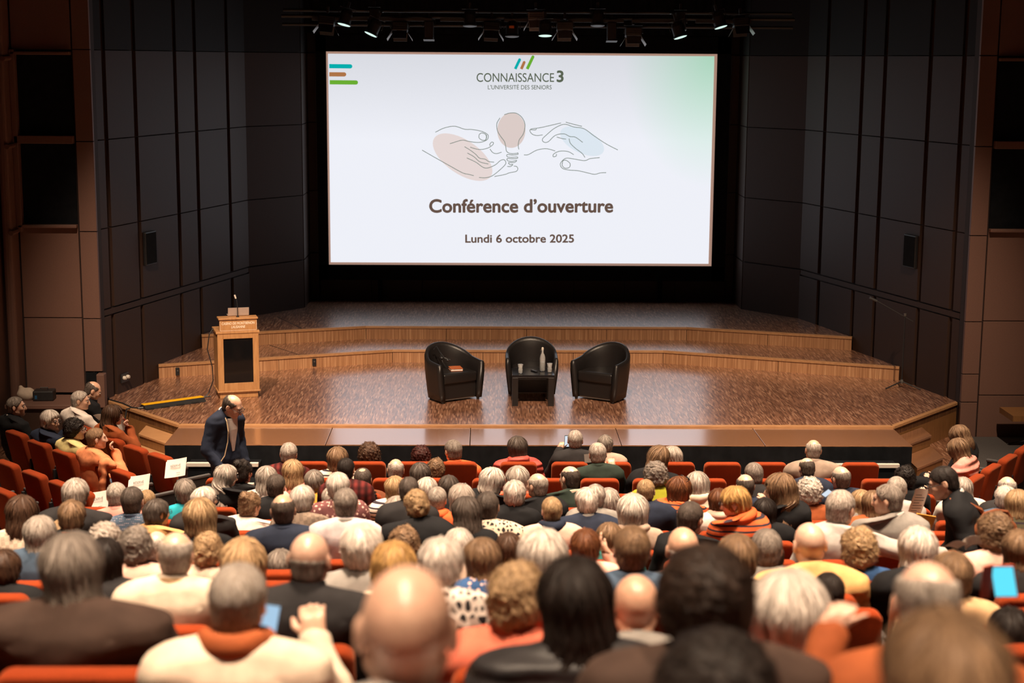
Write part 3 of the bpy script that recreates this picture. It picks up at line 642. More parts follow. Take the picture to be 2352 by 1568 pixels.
# ------------------------------------------------------------------ things on the stage
def tub_chair(loc, rz, label):
    r = empty('tub_armchair', loc, rz, label, 'armchair', 'black tub armchairs on the stage')
    # plan path: front of one arm, round the back, front of the other arm (opening towards -y)
    path = []
    for t in np.linspace(0, 1, 6): path.append((0.29, -0.30+0.30*t, 0.0+0.22*t))
    for a in np.linspace(0, pi, 17)[1:-1]: path.append((0.29*cos(a), 0.27*sin(a), 0.22+0.78*sin(a)))
    for t in np.linspace(1, 0, 6): path.append((-0.29, -0.30+0.30*t, 0.0+0.22*t))
    P = np.array(path); tn = np.gradient(P[:, :2], axis=0); tn /= np.linalg.norm(tn, axis=1)[:, None]; nn = np.stack([tn[:, 1], -tn[:, 0]], 1)
    prof = [(0.0, 0), (0.0, 0.25), (0.0, 0.5), (0.004, 0.75), (0.012, 0.93), (0.03, 1.0), (0.06, 1.0), (0.078, 0.93), (0.085, 0.7), (0.08, 0.45), (0.072, 0.2), (0.065, 0.0)]
    vs = []
    for (x, y, hgt), n in zip(P, nn):
        top = 0.565+0.215*hgt**1.3
        for off, f in prof:
            fl = 0.035*(f-0.4)
            z = 0.035+(top-0.035)*f
            vs.append((x+n[0]*(off-0.0+fl), y+n[1]*(off+fl)+0.02*(f-0.5)*hgt, z))
    k = len(prof); n = len(P)
    fcs = [(i*k+j, (i+1)*k+j, (i+1)*k+(j+1) % k, i*k+(j+1) % k) for i in range(n-1) for j in range(k)]
    fcs += [tuple(range(k)), tuple((n-1)*k+j for j in range(k))[::-1]]
    MB().add(vs, fcs).build('shell', M_LEATHER, r, smooth=True)
    seat = MB().prism([(-0.285, -0.27), (0.285, -0.27), (0.285, 0.0), (0.2, 0.2), (0, 0.27), (-0.2, 0.2), (-0.285, 0.0)], 0.27, 0.42)
    seat.build('seat_cushion', M_LEATHER, r, bevel=0.03, segs=3, smooth=True)
    MB().box((-0.28, -0.235, 0.05), (0.28, -0.20, 0.28)).build('front_panel', M_LEATHER, r, bevel=0.008)
    MB().box((-0.27, -0.225, 0.030), (0.27, -0.20, 0.05)).build('base_trim', M_STEEL, r)
    for x, y in ((-0.3, -0.26), (0.3, -0.26), (-0.2, 0.22), (0.2, 0.22)):
        MB().lathe([(0.02, 0), (0.024, 0.036)], 10).build('foot', M_DARK, r, loc=(x, y, 0))
    return r
c1 = tub_chair((-1.20, 22.62, ZS), radians(33), 'black leather tub armchair at the left, a book on its seat')
c2 = tub_chair((-0.02, 23.05, ZS), radians(0), 'black leather tub armchair in the middle behind the low table')
c3 = tub_chair((1.02, 22.66, ZS), radians(-33), 'empty black leather tub armchair at the right')
# low table
tb = empty('low_table', (-0.02, 22.36, ZS), 0, 'low black table with thick legs before the middle armchair', 'table')
MB().box((-0.30, -0.27, 0.41), (0.30, 0.27, 0.45)).build('table_top', plain('black_gloss', (0.012, 0.012, 0.014), 0.12, var=0.05), tb, bevel=0.006)
for x in (-0.255, 0.255):
    for y in (-0.225, 0.225): MB().box((x-0.042, y-0.042, 0), (x+0.042, y+0.042, 0.41)).build('leg', M_LEATHER, tb, bevel=0.004)
def glass_mat():
    m, nt, b = nodes_of('clear_glass'); setin(b, Roughness=0.02); b.inputs['Transmission Weight'].default_value = 0.75; b.inputs['IOR'].default_value = 1.5
    n = noise(nt, coords(nt), 40, 1); nt.links.new(ramp(nt, n, [(0, (0.93, 0.95, 0.95)), (1, (1, 1, 1))]), b.inputs['Base Color']); return m
M_GLASS = glass_mat(); ZT = ZS+0.452
b_ = empty('water_bottle', (0.12, 22.40, ZT), 0, 'clear swing-top glass water bottle on the low table', 'bottle')
MB().lathe([(0.036, 0), (0.04, 0.01), (0.04, 0.19), (0.03, 0.235), (0.015, 0.26), (0.014, 0.31), (0.011, 0.31), (0.012, 0.262), (0.027, 0.232), (0.037, 0.188), (0.037, 0.014), (0.002, 0.012)], 20).build('glass_body', M_GLASS, b_, smooth=True)
MB().lathe([(0.0355, 0.014), (0.0358, 0.13), (0.001, 0.13)], 18).build('water', plain('still_water', (0.30, 0.34, 0.34), 0.05, var=0.05), b_)
MB().lathe([(0.016, 0.305), (0.017, 0.335), (0.008, 0.345)], 12).build('stopper', M_WHITE, b_)
MB().tube([(0.016, 0, 0.33), (-0.03, 0, 0.30), (-0.022, 0, 0.255)], 0.003, 6).build('wire_bail', M_STEEL, b_)
for x, y, lab in ((-0.20, 22.22, 'faceted drinking glass at the left of the low table'), (0.22, 22.30, 'faceted drinking glass beside the water bottle')):
    g = empty('drinking_glass', (x, y, ZT), 0, lab, 'glass')
    MB().lathe([(0.026, 0), (0.03, 0.006), (0.034, 0.05), (0.03, 0.075), (0.04, 0.13), (0.037, 0.13), (0.027, 0.076), (0.031, 0.05), (0.027, 0.012), (0.001, 0.011)], 9).build('tumbler', M_GLASS, g)
    MB().lathe([(0.027, 0.012), (0.030, 0.05), (0.001, 0.05)], 9).build('water', plain('still_water', (0.3, 0.34, 0.34)), g)
rm = empty('remote_control', (0.0, 22.36, ZT), 0.5, 'small black remote lying on the low table', 'remote'); MB().box((-0.02, -0.07, 0), (0.02, 0.07, 0.016)).build('remote_body', M_DARK, rm, bevel=0.004); MB().box((-0.01, 0.02, 0.016), (0.01, 0.05, 0.018)).build('button', M_STEEL, rm)
# book and headset on the left chair
bk = empty('book', (-1.13, 22.62, ZS+0.423), 0.2, 'orange-covered book on the seat of the left armchair', 'book')
MB().box((-0.085, -0.11, 0.004), (0.083, 0.11, 0.03)).build('pages', M_PAPER, bk); MB().box((-0.09, -0.115, 0.03), (0.087, 0.115, 0.034)).build('cover', plain('book_cover', (0.5, 0.13, 0.04), 0.5), bk); MB().box((-0.09, -0.115, 0.0), (0.087, 0.115, 0.004)).build('cover', plain('book_cover', (0.5, 0.13, 0.04)), bk)
hs = empty('headset', (-1.33, 22.70, ZS+0.43), 0.3, 'black headset with cable hanging on the left armchair', 'headset')
MB().tube([(-0.12, 0.0, 0.28), (-0.09, -0.02, 0.33), (-0.04, -0.03, 0.24), (0.02, -0.05, 0.16), (0.10, -0.08, 0.13)], 0.012, 8).build('headband', M_DARK, hs)
MB().tube([(-0.03, -0.03, 0.22), (-0.01, -0.08, 0.10), (0.04, -0.10, 0.02), (0.12, -0.06, 0.01)], 0.006, 6).build('cable', M_DARK, hs)
MB().lathe([(0.02, 0), (0.035, 0.012), (0.02, 0.03)], 12).build('ear_pad', M_DARK, hs, loc=(-0.02, -0.06, 0.15)); MB().lathe([(0.02, 0), (0.035, 0.012), (0.02, 0.03)], 12).build('ear_pad', M_DARK, hs, loc=(0.06, -0.09, 0.12))
# lectern
lc = empty('lectern', (-4.325, 22.82, ZS), radians(16), 'light oak lectern with black front panel and name board', 'lectern')
W, Dp = 0.295, 0.24
MB().box((-W+0.02, -Dp+0.02, 0), (W-0.02, Dp-0.02, 0.09)).build('plinth', M_LECT, lc, bevel=0.006)
MB().box((-W-0.015, -Dp-0.015, 0.09), (W+0.015, Dp+0.015, 0.115)).build('base_moulding', M_LECT, lc, bevel=0.008)
MB().box((-W, -Dp+0.03, 0.115), (W, Dp, 0.95)).build('body', M_LECT, lc, bevel=0.004)
for a, b, c, d in ((-W, -W+0.085, 0.115, 0.95), (W-0.085, W, 0.115, 0.95), (-W+0.085, W-0.085, 0.115, 0.225), (-W+0.085, W-0.085, 0.875, 0.95)):
    MB().box((a, -Dp, c), (b, -Dp+0.032, d)).build('front_frame', M_LECT, lc, bevel=0.003)
MB().box((-W+0.086, -Dp+0.018, 0.226), (W-0.086, -Dp+0.031, 0.874)).build('black_panel', plain('black_glass', (0.006, 0.006, 0.007), 0.08, var=0.02), lc)
MB().box((-W-0.02, -Dp-0.01, 0.95), (W+0.015, Dp+0.02, 0.985)).build('desk_ledge', M_LECT, lc, bevel=0.006)
MB().box((-W+0.035, -Dp+0.0, 0.985), (W-0.02, -Dp+0.035, 1.155)).build('name_board', M_LECT, lc, bevel=0.003)
MB().box((-W+0.02, -Dp-0.02, 1.155), (W-0.005, -Dp+0.20, 1.18)).build('top_shelf', M_LECT, lc, bevel=0.005)
for x in (-W+0.06, W-0.06): MB().box((x-0.012, -Dp+0.05, 0.985), (x+0.012, -Dp+0.18, 1.155)).build('side_cheek', M_LECT, lc)
M_LETTER = plain('letter_cream', (0.85, 0.74, 0.60), 0.6, var=0.03)
for s_, z, w_ in (('CASINO DE MONTBENON', 1.098, 0.47), ('LAUSANNE', 1.046, 0.20)):
    t = text_mesh('lettering', s_, 0.052, M_LETTER, lc, width=w_, fat=0.0012, shear=0.15); t.rotation_euler = (pi/2, 0, 0); t.location = (0.007, -Dp-0.0015, z)
for a, b, c, d in ((-W+0.042, W-0.027, 1.140, 1.144), (-W+0.042, W-0.027, 0.995, 0.999), (-W+0.042, -W+0.046, 0.995, 1.144), (W-0.031, W-0.027, 0.995, 1.144)):
    MB().box((a, -Dp-0.0015, c), (b, -Dp, d)).build('board_border', M_LETTER, lc)
M4 = Matrix.Translation((-4.325, 22.82, ZS)) @ Matrix.Rotation(radians(16), 4, 'Z')
def at_lectern(x, y, z): return M4 @ Vector((x, y, z))
lp = empty('laptop', at_lectern(0.03, -0.10, 1.181), radians(16), 'open silver laptop standing on the lectern', 'laptop')
MB().box((-0.15, 0.0, 0.0), (0.15, 0.16, 0.014)).build('keyboard_base', M_SILVER, lp, bevel=0.003)
MB().add([(-0.15, -0.01, 0.012), (0.15, -0.01, 0.012), (0.15, -0.035, 0.125), (-0.15, -0.035, 0.125), (-0.15, 0.0, 0.012), (0.15, 0.0, 0.012), (0.15, -0.025, 0.127), (-0.15, -0.025, 0.127)],
         [(0, 1, 2, 3), (7, 6, 5, 4), (0, 4, 5, 1), (3, 2, 6, 7), (0, 3, 7, 4), (1, 5, 6, 2)]).build('lid', M_SILVER, lp)
mc = empty('gooseneck_microphone', at_lectern(0.01, -0.17, 1.181), radians(16), 'black gooseneck microphone with pale tip on the lectern', 'microphone')
MB().lathe([(0.022, 0), (0.022, 0.012), (0.008, 0.018)], 12).build('base', M_DARK, mc)
MB().tube([(0, 0, 0.015), (0, 0, 0.16), (-0.008, 0, 0.23), (-0.02, 0.0, 0.27)], 0.006, 8).build('neck', M_DARK, mc)
MB().tube([(-0.02, 0, 0.268), (-0.036, 0, 0.32)], 0.013, 10).build('capsule', M_WHITE, mc)
cb = empty('lectern_cable', (-4.62, 22.65, ZS), 0, 'black cable hanging down the left side of the lectern', 'cable')
MB().tube([(-0.02, 0.10, 1.0), (-0.07, 0.06, 0.92), (-0.10, 0.03, 0.70), (-0.03, 0.0, 0.45), (-0.02, -0.02, 0.25), (-0.08, -0.06, 0.08), (-0.14, -0.10, 0.012), (-0.20, -0.12, 0.012), (-0.17, -0.02, 0.012), (-0.06, 0.0, 0.012)], 0.008, 6).build('cable_run', M_DARK, cb)
# cable ramp: black rubber with yellow lid
a, b = Vector((-5.50, 21.86)), Vector((-4.76, 22.42)); ang = atan2(b.y-a.y, b.x-a.x); Lr = (b-a).length
cr = empty('cable_ramp', (a.x, a.y, ZS+0.003), ang, 'black rubber cable ramp with bright yellow lid on the stage floor', 'cable ramp')
M_RUB = plain('black_rubber', (0.012, 0.012, 0.013), 0.7, var=0.2); M_YEL = plain('yellow_lid', (0.95, 0.50, 0.01), 0.5, var=0.05)
nseg = 8
for i in range(nseg):
    x0, x1 = Lr*i/nseg, Lr*(i+1)/nseg
    MB().add([(x0, -0.11, 0), (x1, -0.11, 0), (x1, 0.11, 0), (x0, 0.11, 0), (x0, -0.05, 0.05), (x1, -0.05, 0.05), (x1, 0.05, 0.05), (x0, 0.05, 0.05)], [(0, 3, 2, 1), (4, 5, 6, 7), (0, 1, 5, 4), (1, 2, 6, 5), (2, 3, 7, 6), (3, 0, 4, 7)]).build('ramp_segment', M_RUB, cr)
    if i % 2 == 0: MB().box((x0, -0.125, 0), (x1, -0.105, 0.016)).build('ramp_tooth', M_RUB, cr)
MB().box((0.0, -0.045, 0.05), (Lr, 0.055, 0.062)).build('lid', M_YEL, cr, bevel=0.004)
c2_ = empty('stage_cable', (-5.5, 21.86, ZS), 0, 'black cable along the left stage edge hanging over the side', 'cable')
MB().tube([(0.02, 0.0, 0.02), (-0.06, -0.02, 0.015), (-0.16, 0.02, 0.01), (-0.22, -0.03, 0.0), (-0.24, -0.07, -0.15), (-0.22, -0.08, -0.3), (-0.25, -0.08, -0.46)], 0.012, 6).build('cable_run', M_DARK, c2_)
MB().tube([(-0.16, 0.03, 0.012), (-0.35, 0.30, 0.012), (-0.62, 0.58, 0.012)], 0.012, 6).build('cable_run', M_DARK, c2_)
# microphone stands
def mic_stand(loc, h, lab, boom=True, rz=0):
    r = empty('microphone_stand', loc, rz, lab, 'microphone stand')
    MB().tube([(0, 0, 0.09), (0, 0, h)], 0.011, 8).build('pole', M_DARK, r)
    for k in range(3):
        an = radians(205+120*k); MB().tube([(0, 0, 0.10), (0.30*cos(an), 0.30*sin(an), 0.012)], 0.010, 6).build('leg', M_DARK, r)
    MB().lathe([(0.022, 0.07), (0.026, 0.10), (0.018, 0.13)], 10).build('collar', M_STEEL, r)
    MB().lathe([(0.018, h-0.02), (0.02, h+0.02)], 10).build('clutch', M_STEEL, r)
    if boom:
        MB().tube([(0.12, -0.02, h-0.10), (-0.42, 0.05, h+0.20)], 0.007, 6).build('boom', M_DARK, r)
        MB().tube([(-0.42, 0.05, h+0.20), (-0.53, 0.06, h+0.25)], 0.020, 8).build('microphone', M_DARK, r)
mic_stand((5.60, 23.45, ZS), 1.12, 'tall black boom microphone stand on the right of the stage')
mic_stand((6.95, 21.6, 0.292), 0.32, 'low folded black stand on the grey carpet at the right edge', False, 1.2)
# case and bag on the left ledge
cs_ = empty('equipment_case', (-6.86, 21.85, 0.882), 0.06, 'black equipment case on the ledge at the left wall', 'case')
MB().box((-0.14, -0.11, 0), (0.14, 0.11, 0.14)).build('case_body', M_DARK, cs_, bevel=0.015); MB().box((-0.11, -0.112, 0.03), (-0.08, -0.108, 0.08)).build('indicator', plain('blue_plastic', (0.02, 0.10, 0.22), 0.4), cs_)
MB().tube([(-0.05, 0, 0.14), (-0.05, 0, 0.17), (0.05, 0, 0.17), (0.05, 0, 0.14)], 0.008, 6).build('handle', M_DARK, cs_)
# ------------------------------------------------------------------ body shapes: smooth distance fields turned into meshes once, then posed per person
def sd_ell(x, y, z, c, r):
    a = np.sqrt(((x-c[0])/r[0])**2+((y-c[1])/r[1])**2+((z-c[2])/r[2])**2)
    b = np.sqrt(((x-c[0])/r[0]**2)**2+((y-c[1])/r[1]**2)**2+((z-c[2])/r[2]**2)**2)
    return a*(a-1)/np.maximum(b, 1e-6)
def sd_cone(x, y, z, a, b, ra, rb, fy=1.0):
    """tapered capsule; fy < 1 flattens it front to back"""
    ax, ay, az = a; bx, by, bz = b
    dx, dy, dz = bx-ax, (by-ay)/fy, bz-az
    px, py, pz = x-ax, (y-ay)/fy, z-az
    t = np.clip((px*dx+py*dy+pz*dz)/(dx*dx+dy*dy+dz*dz), 0, 1)
    return (np.sqrt((px-t*dx)**2+(py-t*dy)**2+(pz-t*dz)**2)-(ra+(rb-ra)*t))*(fy if fy < 1 else 1)
def smin(a, b, k):
    h = np.clip(0.5+0.5*(b-a)/k, 0, 1); return b+(a-b)*h-k*h*(1-h)
def smax(a, b, k): return -smin(-a, -b, k)
def surface(fn, lo, hi, h):
    ax = [np.arange(lo[i], hi[i]+h, h, dtype=np.float32) for i in range(3)]
    f = np.asarray(fn(ax[0][:, None, None], ax[1][None, :, None], ax[2][None, None, :]), dtype=np.float32)
    ins = f < 0
    nx, ny, nz = f.shape
    cnt = sum(ins[i:nx-1+i, j:ny-1+j, k:nz-1+k].astype(np.int8) for i in (0, 1) for j in (0, 1) for k in (0, 1))
    act = (cnt > 0) & (cnt < 8); I = np.argwhere(act)
    idx = -np.ones(act.shape, np.int64); idx[act] = np.arange(len(I))
    acc = np.zeros((len(I), 3)); num = np.zeros(len(I))
    cor = [(i, j, k) for i in (0, 1) for j in (0, 1) for k in (0, 1)]
    V = {c: f[I[:, 0]+c[0], I[:, 1]+c[1], I[:, 2]+c[2]] for c in cor}
    for c in cor:
        for a in range(3):
            if c[a] == 0:
                e = list(c); e[a] = 1; e = tuple(e); va, vb = V[c], V[e]
                m = (va < 0) != (vb < 0); t = np.where(m, va/np.where(m, va-vb, 1), 0)
                p = np.array(c, float)[None, :].repeat(len(I), 0); p[:, a] += t
                acc[m] += p[m]; num[m] += 1
    P = (I+acc/num[:, None])*h+np.array(lo)
    quads = []
    for a in range(3):
        b, c = [(1, 2), (2, 0), (0, 1)][a]
        s0 = [slice(None)]*3; s1 = [slice(None)]*3; s0[a] = slice(0, -1); s1[a] = slice(1, None)
        A = ins[tuple(s0)]; B = ins[tuple(s1)]; E = np.argwhere(A != B)
        ok = (E[:, b] > 0) & (E[:, c] > 0) & (E[:, b] < f.shape[b]-1) & (E[:, c] < f.shape[c]-1); E = E[ok]
        fl = A[E[:, 0], E[:, 1], E[:, 2]]
        def cell(db, dc):
            q = E.copy(); q[:, b] -= db; q[:, c] -= dc; return idx[q[:, 0], q[:, 1], q[:, 2]]
        Q = np.stack([cell(1, 1), cell(0, 1), cell(0, 0), cell(1, 0)], 1); Q[~fl] = Q[~fl][:, ::-1]
        quads.append(Q)
    return P, np.vstack(quads)
def to_mesh(name, P, Q, smooth=True):
    me = bpy.data.meshes.new(name); n = len(Q); k = Q.shape[1]
    me.vertices.add(len(P)); me.vertices.foreach_set('co', np.ascontiguousarray(P, dtype=np.float32).ravel())
    me.loops.add(n*k); me.loops.foreach_set('vertex_index', np.ascontiguousarray(Q, dtype=np.int32).ravel())
    me.polygons.add(n); me.polygons.foreach_set('loop_start', np.arange(0, n*k, k, dtype=np.int32))
    me.polygons.foreach_set('use_smooth', np.ones(n, dtype=bool))
    me.update(calc_edges=True)
    return me
def reduce_mesh(P, Q, ratio):
    """collapse a template to fewer faces; returns points and triangles"""
    me = to_mesh('tmp', P, Q); o = bpy.data.objects.new('tmp', me); COL.objects.link(o)
    d = o.modifiers.new('d', 'DECIMATE'); d.ratio = ratio; d.use_collapse_triangulate = True
    ev = o.evaluated_get(bpy.context.evaluated_depsgraph_get()).to_mesh()
    P2 = np.empty(len(ev.vertices)*3, np.float32); ev.vertices.foreach_get('co', P2)
    ev.calc_loop_triangles(); T = np.empty(len(ev.loop_triangles)*3, np.int32); ev.loop_triangles.foreach_get('vertices', T)
    bpy.data.objects.remove(o); bpy.data.meshes.remove(me)
    return P2.reshape(-1, 3).astype(float), T.reshape(-1, 3)
def normals(P, Q):
    a, b, c = P[Q[:, 0]], P[Q[:, 1]], P[Q[:, 2]]
    n = np.cross(b-a, c-a); N_ = np.zeros_like(P)
    for i in range(Q.shape[1]): np.add.at(N_, Q[:, i], n)
    return N_/(np.linalg.norm(N_, axis=1)[:, None]+1e-9)
def waves(P, freq, seed, n=7):
    rs = np.random.RandomState(seed); out = np.zeros(len(P))
    for _ in range(n):
        k = rs.normal(size=3); k *= freq*rs.uniform(0.7, 1.3)/np.linalg.norm(k)
        out += np.sin(P @ k+rs.uniform(0, 6.28))
    return out/sqrt(n)

HC = np.array([0.0, -0.07, 1.155])            # head centre of the seated figure
def f_head(x, y, z):
    q = (x-HC[0], y-HC[1], z-HC[2])
    d = sd_ell(*q, (0, -0.012, 0.028), (0.077, 0.098, 0.089))
    d = smin(d, sd_ell(*q, (0, 0.030, -0.030), (0.060, 0.066, 0.080)), 0.03)
    d = smin(d, sd_cone(*q, (0, 0.066, -0.088), (0, 0.074, -0.094), 0.026, 0.024), 0.03)           # chin
    for s in (-1, 1):
        d = smin(d, sd_cone(*q, (s*0.055, -0.005, -0.052), (s*0.020, 0.062, -0.092), 0.020, 0.020), 0.02)   # jaw
        d = smin(d, sd_ell(*q, (s*0.040, 0.068, -0.020), (0.022, 0.020, 0.018)), 0.02)              # cheek
        d = smax(d, -sd_ell(*q, (s*0.031, 0.104, 0.012), (0.019, 0.018, 0.013)), 0.012)             # eye socket
    d = smin(d, sd_cone(*q, (-0.036, 0.082, 0.032), (0.036, 0.082, 0.032), 0.011, 0.011), 0.016)     # brow
    d = smin(d, sd_cone(*q, (0, 0.094, 0.018), (0, 0.114, -0.028), 0.009, 0.014), 0.012)             # nose
    d = smin(d, sd_cone(*q, (-0.015, 0.098, -0.036), (0.015, 0.098, -0.036), 0.009, 0.009), 0.008)
    d = smin(d, sd_cone(*q, (-0.018, 0.088, -0.060), (0.018, 0.088, -0.060), 0.009, 0.009), 0.010)   # lips
    d = smax(d, -sd_cone(*q, (-0.02, 0.100, -0.0605), (0.02, 0.100, -0.0605), 0.003, 0.003), 0.003)
    for s in (-1, 1):
        e = sd_ell(*q, (s*0.082, -0.014, -0.004), (0.012, 0.021, 0.034))
        e = smax(e, -sd_ell(*q, (s*0.094, -0.008, 0.0), (0.009, 0.012, 0.02)), 0.006)
        d = smin(d, e, 0.008)
    return d
def f_neck(x, y, z, r=0.0):
    return sd_cone(x, y, z, (0, -0.125, 0.985), (0, -0.085, 1.09), 0.062+r, 0.054+r)
def f_torso(x, y, z, r=0.0):
    d = sd_cone(x, y, z, (0, -0.075, 0.57), (0, -0.11, 0.72), 0.165+r, 0.150+r, 0.72)
    d = smin(d, sd_cone(x, y, z, (0, -0.11, 0.72), (0, -0.125, 0.89), 0.150+r, 0.168+r, 0.68), 0.05)
    d = smin(d, sd_cone(x, y, z, (-0.115, -0.13, 0.955), (0.115, -0.13, 0.955), 0.070+r, 0.070+r, 0.95), 0.05)
    d = smin(d, sd_cone(x, y, z, (-0.165, -0.125, 0.945), (0.165, -0.125, 0.945), 0.058+r, 0.058+r), 0.03)
    for s in (-1, 1):
        d = smin(d, sd_cone(x, y, z, (0, -0.13, 1.015), (s*0.15, -0.13, 0.97), 0.045+r*0.6, 0.045+r), 0.04)   # slope of the shoulder
    return d
def f_arm(x, y, z, pts, r=0.0):
    a, b, c = pts[0], pts[1], pts[2]
    d = sd_cone(x, y, z, a, b, 0.055+r, 0.044+r); return smin(d, sd_cone(x, y, z, b, c, 0.043+r, 0.029+r), 0.02)
def f_hand(x, y, z, w, dirv, side, curl):
    w = np.array(w, float); d_ = np.array(dirv, float); d_ /= np.linalg.norm(d_)
    s_ = np.array(side, float); s_ -= d_*(s_ @ d_); s_ /= np.linalg.norm(s_); n_ = np.cross(s_, d_)
    out = sd_cone(x, y, z, w+d_*0.02-s_*0.016, w+d_*0.078-s_*0.02, 0.018, 0.017); out = smin(out, sd_cone(x, y, z, w+d_*0.02+s_*0.016, w+d_*0.078+s_*0.02, 0.018, 0.017), 0.025)
    for i, L in enumerate((0.066, 0.078, 0.074, 0.058)):
        a = w+d_*0.085+s_*(0.030-0.02*i); m = a+(d_*cos(curl*0.6)+n_*sin(curl*0.6))*L*0.5; t = m+(d_*cos(curl*1.5)+n_*sin(curl*1.5))*L*0.5
        out = smin(out, sd_cone(x, y, z, a, m, 0.0100, 0.0092), 0.006); out = smin(out, sd_cone(x, y, z, m, t, 0.0092, 0.0078), 0.005)
    a = w+d_*0.028+s_*0.028; m = a+d_*0.030+s_*0.026+n_*0.010; t = m+d_*0.028+s_*0.006+n_*0.012
    out = smin(out, sd_cone(x, y, z, a, m, 0.013, 0.011), 0.012); return smin(out, sd_cone(x, y, z, m, t, 0.011, 0.009), 0.006)
LAP_L = dict(p=[(-0.175, -0.12, 0.945), (-0.245, -0.03, 0.70), (-0.13, 0.19, 0.615)], d=(0.55, 0.8, -0.15), s=(0.6, -0.5, 0.2), c=0.6)
LAP_R = dict(p=[(0.175, -0.12, 0.945), (0.245, -0.03, 0.70), (0.13, 0.19, 0.615)], d=(-0.55, 0.8, -0.15), s=(-0.6, -0.5, 0.2), c=-0.6)
POSES = {
    'lap': (LAP_L, LAP_R),
    'chin': (LAP_L, dict(p=[(0.175, -0.12, 0.945), (0.25, 0.08, 0.76), (0.075, 0.11, 0.985)], d=(-0.40, -0.45, 0.8), s=(-0.8, 0.2, -0.2), c=0.9)),
    'phone': (LAP_L, dict(p=[(0.175, -0.12, 0.945), (0.26, 0.05, 0.72), (0.17, 0.26, 0.90)], d=(-0.15, 0.35, 0.9), s=(-0.9, 0.1, 0.1), c=0.9)),
    'phone_l': (dict(p=[(-0.175, -0.12, 0.945), (-0.26, 0.05, 0.72), (-0.15, 0.22, 0.96)], d=(0.10, 0.30, 0.9), s=(0.9, 0.1, 0.1), c=-0.9), LAP_R),
    'spread': (LAP_L, dict(p=[(0.175, -0.12, 0.945), (0.43, -0.14, 0.87), (0.66, -0.10, 0.845)], d=(0.95, 0.1, -0.2), s=(0.0, 0.9, 0.1), c=0.4)),
    'temple': (LAP_L, dict(p=[(0.175, -0.12, 0.945), (0.33, 0.02, 0.88), (0.155, -0.01, 1.08)], d=(-0.5, 0.05, 0.85), s=(-0.1, 0.9, 0.1), c=0.5)),
}
def f_body(pose):
    L, R_ = POSES[pose]
    def fn(x, y, z):
        d = smin(f_head(x, y, z), f_neck(x, y, z), 0.025)
        d = smin(d, f_torso(x, y, z, -0.012), 0.03)
        for A in (L, R_):
            d = smin(d, f_arm(x, y, z, A['p'], -0.008), 0.02); d = smin(d, f_hand(x, y, z, A['p'][2], A['d'], A['s'], A['c']), 0.015)
        return d
    return fn
def f_top(pose):
    L, R_ = POSES[pose]
    def fn(x, y, z):
        d = f_torso(x, y, z, 0.016)
        for A in (L, R_): d = smin(d, f_arm(x, y, z, A['p'], 0.020), 0.05)
        return d
    return fn
def f_legs(x, y, z):
    d = sd_cone(x, y, z, (-0.05, -0.06, 0.555), (0.05, -0.06, 0.555), 0.125, 0.125, 0.9)
    for s in (-1, 1):
        d = smin(d, sd_cone(x, y, z, (s*0.09, -0.03, 0.54), (s*0.12, 0.38, 0.53), 0.095, 0.070), 0.03)
        d = smin(d, sd_cone(x, y, z, (s*0.12, 0.38, 0.53), (s*0.13, 0.42, 0.10), 0.070, 0.055), 0.02)
    return d
def f_shoe(x, y, z):
    d = 9.0
    for s in (1,): d = np.minimum(d, smin(sd_cone(x, y, z, (s*0.13, 0.41, 0.055), (s*0.14, 0.56, 0.045), 0.045, 0.040), sd_cone(x, y, z, (s*0.13, 0.42, 0.09), (s*0.13, 0.42, 0.12), 0.045, 0.045), 0.02))
    return smax(d, 0.008-z, 0.004)
